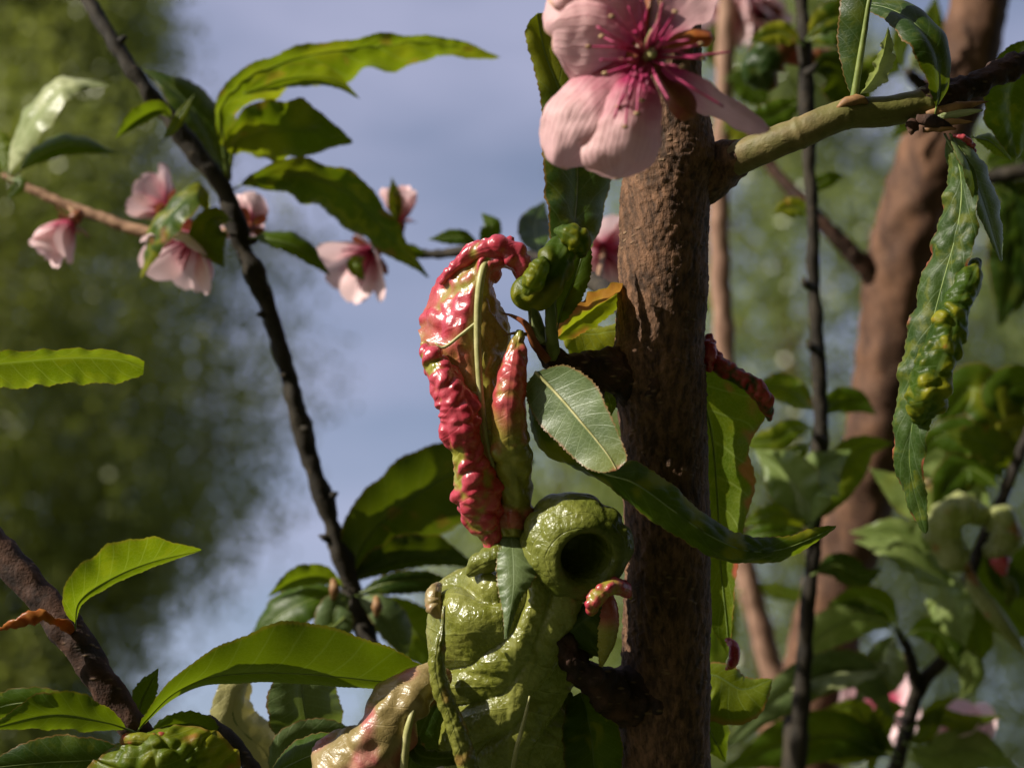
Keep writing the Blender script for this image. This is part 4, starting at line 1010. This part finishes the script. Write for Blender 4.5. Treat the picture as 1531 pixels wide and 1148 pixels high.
# single leaf coming in from the left
tracedleaf(peach, [(-110, 560, 4), (-40, 528, -4), (40, 524, -8), (120, 521, -8), (180, 526, -4), (216, 540, 4)], [(-110, 566, 10), (-50, 580, 14), (20, 581, 14), (90, 574, 14), (180, 572, 12), (214, 560, 9)],
           [(-110, 562, 8), (-40, 548, 4), (30, 540, 2), (110, 534, 2), (180, 538, 4), (215, 552, 8)], 0, BRIGHT, nu=90, nv=20, belly=0.08, serr=0.0008, teeth=40, ruffle=0.03, rib=None,
           label='single bright green leaf reaching in beside the poplar')
rod(peach, 'twig', [(-105, 562, 12), (-140, 640, 14), (-120, 760, 14), (-60, 790, 12)], [6, 10, 14, 20], 0, BARK_TW, 10, 40)
# brown branch at the lower left
rod(peach, 'branch', [(-90, 735, 24), (0, 822, 16), (60, 892, 12), (112, 958, 8), (160, 1030, 6), (208, 1098, 6), (290, 1190, 10), (500, 1330, 14), (760, 1440, 16), (985, 1480, 16)],
    [46, 47, 48, 50, 45, 44, 48, 56, 64, 70], 0, BARK_BR, 30, 170, rough=1.1, rscale=160, knots=((0.2, 0.14),), label='brown branch rising from the bottom to the left')
leaf(peach, [(112, 942, 4), (118, 900, 0), (160, 868, -4), (220, 842, -4), (302, 822, 0)], 44, 0, BRIGHT, wl=46, wr=10, zl=-16, zr=3, nu=90, nv=18, u0=0.05, ruffle=0.03, blunt=0.7,
     label='upright green leaf standing on the brown lower branch')
rod(peach, 'bract', [(110, 942, 4), (80, 926, 0), (50, 922, -2), (25, 932, -2), (-4, 940, 0)], [16, 14, 22, 16, 3], 0, DRY, 10, 30, rough=1.2, flat=0.4, label='dry orange red bract')
tracedleaf(peach, [(206, 1092, 2), (214, 1070, -2), (250, 1022, -10), (300, 984, -16), (360, 948, -20), (430, 931, -22), (500, 938, -20), (570, 962, -14), (645, 1003, -6)],
           [(206, 1092, 2), (218, 1080, 2), (260, 1044, 4), (310, 1024, 4), (370, 1020, 4), (440, 1022, 4), (520, 1026, 2), (595, 1030, -1), (645, 1004, -6)],
           [(206, 1092, 2), (217, 1078, 1), (257, 1038, -1), (308, 1014, -2), (368, 1006, -3), (436, 1006, -4), (512, 1012, -5), (588, 1018, -5), (645, 1003, -6)], 0, GREEN, nu=130, nv=26,
           label='long arching dark green leaf at the lower left', belly=0.1, serr=0.0008, teeth=52, ruffle=0.03, rufn=3, rib=RIBG, ribw=4)
leaf(peach, [(200, 1085, 12), (215, 1040, 14), (237, 998, 16)], 18, 0, GREEN)
leaf(peach, [(205, 1095, 0), (160, 1080, -6), (80, 1068, -8), (-20, 1090, -6)], 36, 0, GREEN, wl=22, wr=36, zl=6, zr=-6, nu=60)
leaf(peach, [(150, 1085, 20), (90, 1055, 22), (20, 1052, 24), (-60, 1080, 26)], 24, 0, SICK, zl=5)
leaf(peach, [(210, 1100, 8), (170, 1130, 6), (60, 1140, 6), (-40, 1150, 8)], 40, 0, DARK, zl=5)
leaf(peach, [(215, 1100, 16), (250, 1085, 20), (300, 1085, 24), (350, 1120, 26)], 20, 0, GREEN)
tracedleaf(peach, [(215, 1110, -4), (180, 1112, -6), (150, 1130, -8), (120, 1170, -8), (150, 1260, -6)], [(225, 1095, -4), (280, 1084, -6), (330, 1098, -6), (360, 1140, -4), (340, 1260, -4)],
           [(220, 1100, -6), (225, 1108, -12), (235, 1135, -16), (245, 1180, -14), (250, 1262, -6)], 0, BRIGHT, nu=90, nv=60, rib=None, belly=0.1, ruffle=0.05,
           disp=lambda q, u, v: bubbles(q, 170, 3) * 0.0022, tint=lambda q, u, v, d: np.stack([0.55 * smooth(0.25, 0.45, fnoise(q, 130, 5)) * smooth(0.5, 0.9, np.abs(v)), 0.55 * smooth(0.0, 0.4, fnoise(q, 90, 2)), 0 * u], 1),
           label='blistered yellow green leaf at the foot of the long arching leaf')
rolled(peach, [(182, 1108, -8), (205, 1104, -11), (232, 1106, -11), (250, 1098, -9)], [8, 18, 18, 6], 0, SICK, 200, 1.4, 4, lambda q, u, v, h: red_tint(q, u, v, h, 0.2, 0.7, None, 0.7), n=40, sides=22, name='leaf_roll')
rod(peach, 'twig', [(312, 1070, 30), (345, 1105, 24), (390, 1170, 20), (480, 1320, 14)], [8, 24, 26, 30], 0, BARK_DK, 12, 30, rough=0.5)
leaf(peach, [(372, 1015, 60), (350, 1040, 56), (352, 1080, 56), (400, 1130, 60), (420, 1200, 60)], 36, 0, TAN, zl=6, u0=0.0, blunt=0.5, lump=1.4, lscale=120, label='pale beige withered leaf', tint=lambda q, u, v, d: np.stack([0 * u, 0 * u, 0.75 + 0 * u], 1))
leaf(peach, [(450, 990, 48), (452, 1040, 44), (458, 1090, 44), (450, 1150, 50)], 56, 0, GREY, zl=8, zr=-6, u0=0.0, blunt=0.5)
rod(peach, 'petiole', [(455, 985, 48), (470, 965, 80), (520, 920, 140)], [6, 6, 6], 0, PETI, 8, 16)
rod(peach, 'petiole', [(374, 1018, 60), (420, 985, 90), (505, 930, 138)], [6, 6, 6], 0, PETI, 8, 16)
leaf(peach, [(395, 1165, 16), (440, 1140, 10), (490, 1120, 8), (545, 1110, 10)], 30, 0, GREEN, zl=6)
leaf(peach, [(400, 1175, 20), (430, 1115, 30), (500, 1100, 34), (560, 1120, 36)], 28, 0, GREY)
rod(peach, 'twig', [(400, 1180, 18), (470, 1180, 16), (560, 1190, 14)], [10, 9, 6], 0, BARK_DK, 8, 16)

# ------------------------------------------------------------------ peach trees behind, on the right
def to_ground(pts, w, z, ground_w):
    """trunk path in photo pixels continued down to the ground"""
    q = [P(x, y, z + (dz[0] if dz else 0)) for x, y, *dz in pts]
    r = [S(a, z) * 0.5 for a in w]
    f = np.array([q[-1][0] - 0.03, q[-1][1] + 0.2, -0.03])
    q += [q[-1] * 0.6 + f * 0.4, q[-1] * 0.2 + f * 0.8, f]
    r += [ground_w * 0.6, ground_w * 0.8, ground_w]
    return np.array(q), np.array(r), f

def back_trunk(name, label, pts, w, z, gw, mat, group, rough=2.0):
    q, r, f = to_ground(pts, w, z, gw)
    t = thing(name, (f[0], f[1], 0), label, 'tree', group)
    n = (len(q) - 1) * 12
    pp, rr2 = spline(q, n, True, r)
    sd_ = rnd.random() * 9
    g = tube_geo(pp, rr2, 28, lambda v, a, b: fnoise(v, 90, sd_) * rough / 1000 + fnoise(v, 320, sd_) * rough / 2500)
    make('trunk', g[0], g[1], mat, t, g[2])
    return t

zb = 350
t2 = back_trunk('peach_tree', 'peach tree with thick leaning red brown trunk behind the hanging leaf', [(1485, -240), (1474, -120), (1462, 0), (1446, 90), (1410, 190), (1378, 280), (1352, 370), (1336, 460), (1324, 560), (1308, 660), (1276, 780), (1246, 900), (1222, 1010), (1204, 1148), (1190, 1300)],
                [80, 84, 88, 88, 96, 100, 106, 98, 92, 94, 96, 100, 104, 108, 112], zb, 0.032, BARK_RD, 'peach trees', 2.4)
rod(t2, 'branch', [(1330, 440, 0), (1296, 402, -6), (1262, 366, -8), (1218, 322, -6), (1180, 280), (1146, 240, 6), (1118, 190, 10)], [46, 30, 24, 22, 20, 18, 10], zb, BARK_BR, 14, 50, rough=1.2)
t3 = back_trunk('peach_sapling', 'young peach tree with slender dark upright stem', [(1190, -200), (1196, -60), (1201, 40), (1205, 120), (1209, 220), (1214, 320), (1217, 420), (1222, 520), (1226, 620), (1224, 700), (1218, 800), (1208, 900), (1200, 1010), (1192, 1148), (1185, 1300)],
                [16, 19, 21, 22, 21, 20, 21, 22, 23, 22, 23, 24, 25, 27, 30], 210, 0.010, BARK_DK, 'peach saplings', 1.2)
t4 = back_trunk('peach_sapling', 'young peach tree with pale pinkish brown stem beside the front trunk', [(1098, -220), (1092, -80), (1087, 30), (1083, 120), (1078, 220), (1076, 320), (1078, 420), (1084, 540), (1092, 660), (1102, 780), (1118, 870), (1140, 950), (1160, 1040), (1172, 1148), (1180, 1300)],
                [24, 26, 27, 28, 28, 29, 30, 31, 33, 35, 37, 38, 39, 40, 42], 430, 0.014, BARK_PK, 'peach saplings', 1.2)
for (u_, x, y) in [(0, 1222, 524), (1, 1205, 110), (0, 1232, 660), (1, 1207, 205), (0, 1214, 430)]:
    rod(t3, 'bud', [(x, y, -4), (x + (10 if u_ else -10), y - 6, -8), (x + (16 if u_ else -14), y - 16, -8)], [14, 13, 3], 210, BARK_DK, 8, 10)

def LB(tree, z, M, w, mat=GREEN, **kw):
    kw.setdefault('nu', 40); kw.setdefault('nv', 10); kw.setdefault('ruffle', 0.08)
    return leaf(tree, M, w, z, mat, **kw)
YB = YT(0.75)
# whorl of the dark sapling at the height of the long crossing leaf
LB(t3, 200, [(1212, 792), (1196, 745, -2), (1170, 706, 2), (1128, 672, 10)], 36, LIGHTG, wl=34, wr=42, zl=-2, zr=-14)
LB(t3, 198, [(1214, 792, -6), (1212, 740, -4), (1228, 704, 0), (1272, 672, 4)], 36, LIGHTG, wl=34, wr=38, zl=6, zr=-16)
LB(t3, 205, [(1214, 790), (1250, 720, 4), (1290, 670, 8), (1336, 662, 14)], 32, BRIGHT)
LB(t3, 205, [(1212, 792), (1180, 770, -6), (1150, 768, -8), (1104, 790)], 16, BRIGHT, tint=YB)
LB(t3, 205, [(1212, 795), (1178, 790, 0), (1140, 800, 0), (1100, 800, 10)], 18, GREEN)
LB(t3, 200, [(1214, 795), (1190, 760, 6), (1160, 730, 10), (1140, 700, 12)], 18, DARK)
LB(t3, 215, [(1222, 620), (1190, 590, 8), (1160, 578, 10), (1118, 596, 12)], 22, BRIGHT, tint=YB)
LB(t3, 215, [(1222, 640), (1190, 640, 8), (1150, 660, 8), (1100, 660, 12)], 20, BRIGHT, tint=YB)
LB(t3, 215, [(1224, 625), (1250, 600, 8), (1280, 600, 10), (1310, 620, 10)], 20, GREEN)
LB(t3, 215, [(1216, 660), (1190, 680, 4), (1170, 700, 2), (1160, 730)], 15, GREEN)
LB(t3, 205, [(1204, 60), (1230, 35, -6), (1260, 20, -6), (1298, 30)], 24, SICK, tint=YB)
LB(t3, 205, [(1206, 62), (1240, 50, -6), (1265, 52, -6), (1290, 60)], 20, SICK, tint=YB)
LB(t3, 205, [(1203, 70), (1170, 50, 0), (1150, 52, 0), (1120, 62)], 18, SICK, tint=YB)
LB(t3, 215, [(1206, 110), (1240, 100, 4), (1270, 130, 8), (1300, 178, 10)], 38, DARK)
LB(t3, 215, [(1206, 150), (1180, 160), (1150, 175), (1105, 178)], 22, GREEN)
LB(t3, 215, [(1210, 290), (1230, 272), (1262, 262)], 12, GREEN)
LB(t3, 215, [(1210, 330), (1195, 312), (1172, 312), (1156, 322)], 16, BRIGHT, tint=YB)
LB(t3, 205, [(1212, 860), (1250, 845), (1290, 862), (1320, 850)], 22, DARK)
# crumpled dark and red leaf ball near the top of the sapling
rolled(t3, [(1204, 100, 0), (1180, 78, 0), (1155, 82, 2), (1142, 108, 4), (1156, 134, 4)], [10, 44, 58, 54, 14], 225, DARK, 90, 3.5, 5, lambda q, u, v, h: np.stack([0.7 * smooth(0.1, 0.4, fnoise(q, 50, 3)), 0 * u, 0 * u], 1), label='crumpled dark red leaf on the slender stem', n=50, sides=30)
rolled(t3, [(1204, 112, -4), (1218, 92, -6), (1236, 88, -4), (1240, 108, 0)], [8, 30, 30, 8], 232, DARK, 90, 2.5, 6, lambda q, u, v, h: np.stack([0.3 * smooth(0.0, 0.3, fnoise(q, 50, 3)), 0 * u, 0 * u], 1), n=40, sides=24)
# pale sapling
LB(t4, 420, [(1080, 120), (1100, 118), (1128, 138), (1150, 165)], 24, GREEN)
LB(t4, 420, [(1078, 200), (1090, 190), (1110, 196), (1140, 222)], 24, BRIGHT, tint=YB)
LB(t4, 430, [(1090, 30), (1075, 40), (1068, 80), (1072, 110)], 16, GREEN)
LB(t4, 425, [(1112, 870), (1150, 880), (1190, 888), (1230, 880)], 12, BRIGHT)
LB(t4, 425, [(1116, 880), (1090, 900), (1075, 960), (1080, 1030)], 24, BRIGHT)
for x, y, a in [(1112, 18, 0), (1130, 40, 1), (1095, 25, 2), (1150, 20, 3)]:
    blossom(t4, P(x, y, 440), cdir(math.cos(a), math.sin(a * 1.7), -0.7), 0.022, 60, stam=0)
rod(t4, 'twig', [(1092, 20, 6), (1110, 24, 8), (1130, 34, 10), (1152, 24, 12)], [16, 14, 12, 8], 430, BARK_DK, 8, 20)
# upper right
rod(t2, 'twig', [(1440, 110), (1400, 140, -10), (1370, 120, -16), (1356, 106, -20)], [26, 22, 20, 14], zb, BARK_DK, 10, 24, rough=1)
for M, w, m in [([(1358, 108), (1345, 80), (1348, 40), (1330, 10)], 14, BRIGHT), ([(1360, 108), (1380, 80), (1392, 40), (1400, -10)], 20, BRIGHT), ([(1355, 112), (1330, 100), (1300, 108), (1270, 130)], 22, BRIGHT),
                ([(1358, 110), (1372, 90), (1380, 100), (1392, 120)], 12, PALE), ([(1400, 138), (1370, 150), (1350, 190), (1330, 210)], 16, GREEN)]:
    LB(t2, zb - 18, M, w, m)
rod(t2, 'branch', [(1400, 250), (1450, 262, -20), (1500, 262, -30), (1560, 250, -36)], [34, 28, 26, 22], zb, BARK_DK, 12, 30, rough=1.4)
for M, w, m in [([(1500, 262), (1512, 300), (1520, 380), (1494, 490)], 44, DARK), ([(1505, 262), (1530, 320), (1540, 390), (1520, 470)], 36, GREEN), ([(1470, 262), (1490, 240), (1512, 236), (1540, 250)], 18, GREEN),
                ([(1480, 265), (1510, 290), (1535, 300), (1560, 340)], 24, DARK), ([(1520, 255), (1530, 225), (1550, 200), (1580, 190)], 24, GREEN)]:
    LB(t2, zb - 30, M, w, m)
blossom(t2, P(1508, 300, zb - 10), cdir(0.5, -0.5, -0.2), 0.022, 45, stam=6)
blossom(t2, P(1526, 345, zb - 6), cdir(0.6, -0.4, -0.1), 0.020, 45, stam=6)
# right, mid height: a twig with dark and yellow leaves
rod(t2, 'branch', [(1190, 1290, -10), (1290, 1240, -60), (1338, 1148, -90), (1374, 1030, -104), (1418, 972, -110), (1446, 872, -116), (1478, 790, -120), (1508, 722, -124), (1540, 640, -128)], [40, 30, 22, 22, 20, 19, 18, 17, 14], zb, BARK_DK, 12, 80, rough=1.0)
rod(t2, 'twig', [(1374, 1032, -104), (1364, 1000, -108), (1358, 972, -110), (1340, 940, -112)], [20, 18, 15, 10], zb, BARK_DK, 10, 20, rough=0.8)
zr = zb - 118
for M, w, m, kw in [([(1502, 730), (1470, 660), (1400, 655, 6), (1372, 690, 8)], 30, DARK, {}), ([(1520, 690), (1480, 600), (1450, 580, 4), (1400, 640, 10)], 40, DARK, dict(tint=YT(0.4))),
                    ([(1530, 670), (1500, 590), (1530, 575), (1580, 600)], 34, DARK, {}), ([(1505, 725), (1512, 690), (1470, 660, -6), (1410, 646, -4)], 26, BRIGHT, dict(tint=YB)),
                    ([(1520, 690), (1500, 660), (1520, 640, -4), (1570, 640)], 22, BRIGHT, dict(tint=YB)), ([(1500, 735), (1450, 700, 4), (1420, 720, 6), (1395, 770, 8)], 30, DARK, {}),
                    ([(1490, 765), (1450, 730, 6), (1400, 690, 10), (1340, 720, 14)], 34, LIGHTG, {}), ([(1488, 770), (1420, 760, 10), (1360, 740, 16), (1300, 700, 20)], 34, GREEN, dict(tint=YT(0.4))),
                    ([(1452, 860), (1400, 830, 4), (1340, 800, 8), (1270, 795, 14)], 30, LIGHTG, {}), ([(1446, 880), (1400, 862, -6), (1340, 826, -6), (1276, 808, 0)], 44, LIGHTG, dict(wl=18, wr=26, zl=-10, zr=8)),
                    ([(1400, 856, 4), (1412, 872, 0), (1428, 910, -6), (1444, 968, -8)], 38, LIGHTG, dict(wl=30, wr=40, zl=-10, zr=8, u0=0.0)), ([(1452, 860), (1440, 900, 4), (1460, 960, 6), (1440, 1010, 6)], 28, DARK, {}),
                    ([(1474, 800), (1500, 830, 4), (1531, 860, 6), (1580, 870, 8)], 40, DARK, {}), ([(1470, 800), (1480, 860, 10), (1520, 920, 14), (1580, 940, 16)], 44, DARK, {}),
                    ([(1345, 945), (1300, 925), (1240, 940), (1188, 998)], 30, GREEN, {}), ([(1345, 945), (1330, 960), (1310, 1000), (1278, 1048)], 38, GREY, dict(wl=44, wr=24, zl=-8)),
                    ([(1350, 955), (1380, 940), (1410, 950), (1440, 1010)], 24, DARK, {}), ([(1345, 942), (1320, 905), (1280, 895), (1235, 905)], 22, DARK, {}),
                    ([(1420, 970), (1450, 990), (1450, 1020), (1436, 1046)], 20, GREEN, {}), ([(1340, 990), (1300, 1000, -8), (1240, 1006, -12), (1150, 1030, -8)], 30, PALE, dict(wl=26, wr=20, zl=-12, zr=8)),
                    ([(1350, 1100), (1280, 1000, -10), (1180, 1030, -14), (1070, 1130, -10)], 38, GREY, dict(wl=34, wr=30)), ([(1345, 1140), (1260, 1100, -4), (1180, 1110, -6), (1080, 1150, -4)], 40, DARK, {}),
                    ([(1345, 1130), (1300, 1090), (1280, 1060), (1230, 1060)], 20, BRIGHT, {}), ([(1345, 1130), (1310, 1110), (1270, 1120), (1200, 1128)], 22, BRIGHT, {}),
                    ([(1355, 1090), (1400, 1070), (1440, 1080), (1500, 1070)], 14, BRIGHT, {}), ([(1350, 1110), (1390, 1130), (1450, 1120), (1520, 1150)], 34, GREEN, {}),
                    ([(1365, 1060), (1330, 1060), (1310, 1100), (1300, 1160)], 20, BRIGHT, {}), ([(1350, 1110), (1380, 1100), (1400, 1060), (1430, 1040)], 16, BRIGHT, {})]:
    LB(t2, zr, M, w, {DARK: GREEN, GREEN: LIGHTG}.get(m, m), **kw)
GT = lambda q, u, v, h: np.stack([0.5 * smooth(0.35, 0.5, fnoise(q, 90, 3)), 0.3 + 0 * u, 0 * u], 1)
rolled(t2, [(1480, 780, -14), (1450, 760, -20), (1420, 770, -24), (1412, 800, -24), (1425, 830, -22), (1440, 846, -18)], [12, 34, 44, 48, 42, 14], zr, PALE, 95, 4.0, 3, GT, label='pale green crumpled leaf on the dark twig', n=70, sides=34)
rolled(t2, [(1482, 778, -12), (1496, 772, -20), (1504, 800, -22), (1490, 822, -22), (1470, 826, -20)], [12, 34, 44, 34, 10], zr, PALE, 95, 3.5, 4, GT, n=60, sides=30)
rolled(t2, [(1494, 815, -20), (1496, 838, -24), (1500, 858, -22)], [10, 26, 8], zr, ROLL, 160, 2.0, 4, lambda q, u, v, h: np.tile([0.95, 0, 0], (len(u), 1)), n=40, sides=24, name='leaf_roll')
rolled(t2, [(1446, 846, -18), (1458, 880, -22), (1484, 915, -22), (1512, 950, -20), (1530, 975, -18)], [10, 22, 24, 16, 5], zr, PALE, 110, 1.6, 4, GT, n=50, sides=24)
rolled(t2, [(1500, 860, -10), (1512, 880, -14), (1506, 905, -14)], [8, 20, 6], zr, BRIGHT, 110, 1.6, 5, GT, n=30, sides=20)
blossom(t2, P(1330, 1056, zr + 60), cdir(-0.5, 0.3, -0.7), 0.026, 55, stam=4)
blossom(t2, P(1448, 1118, zr + 20), cdir(-0.3, 0.6, -0.5), 0.024, 35, stam=4)
blossom(t2, P(1292, 1062, zr + 90), cdir(0.3, 0.4, -0.7), 0.026, 60, stam=4)
rod(t2, 'twig', [(1352, 1100, 0), (1400, 1110, 10), (1452, 1128, 22)], [10, 9, 9], zr, BARK_DK, 8, 14)
rod(t2, 'twig', [(1360, 1080, 0), (1340, 1072, 30), (1292, 1072, 92)], [10, 9, 9], zr, BARK_DK, 8, 14)
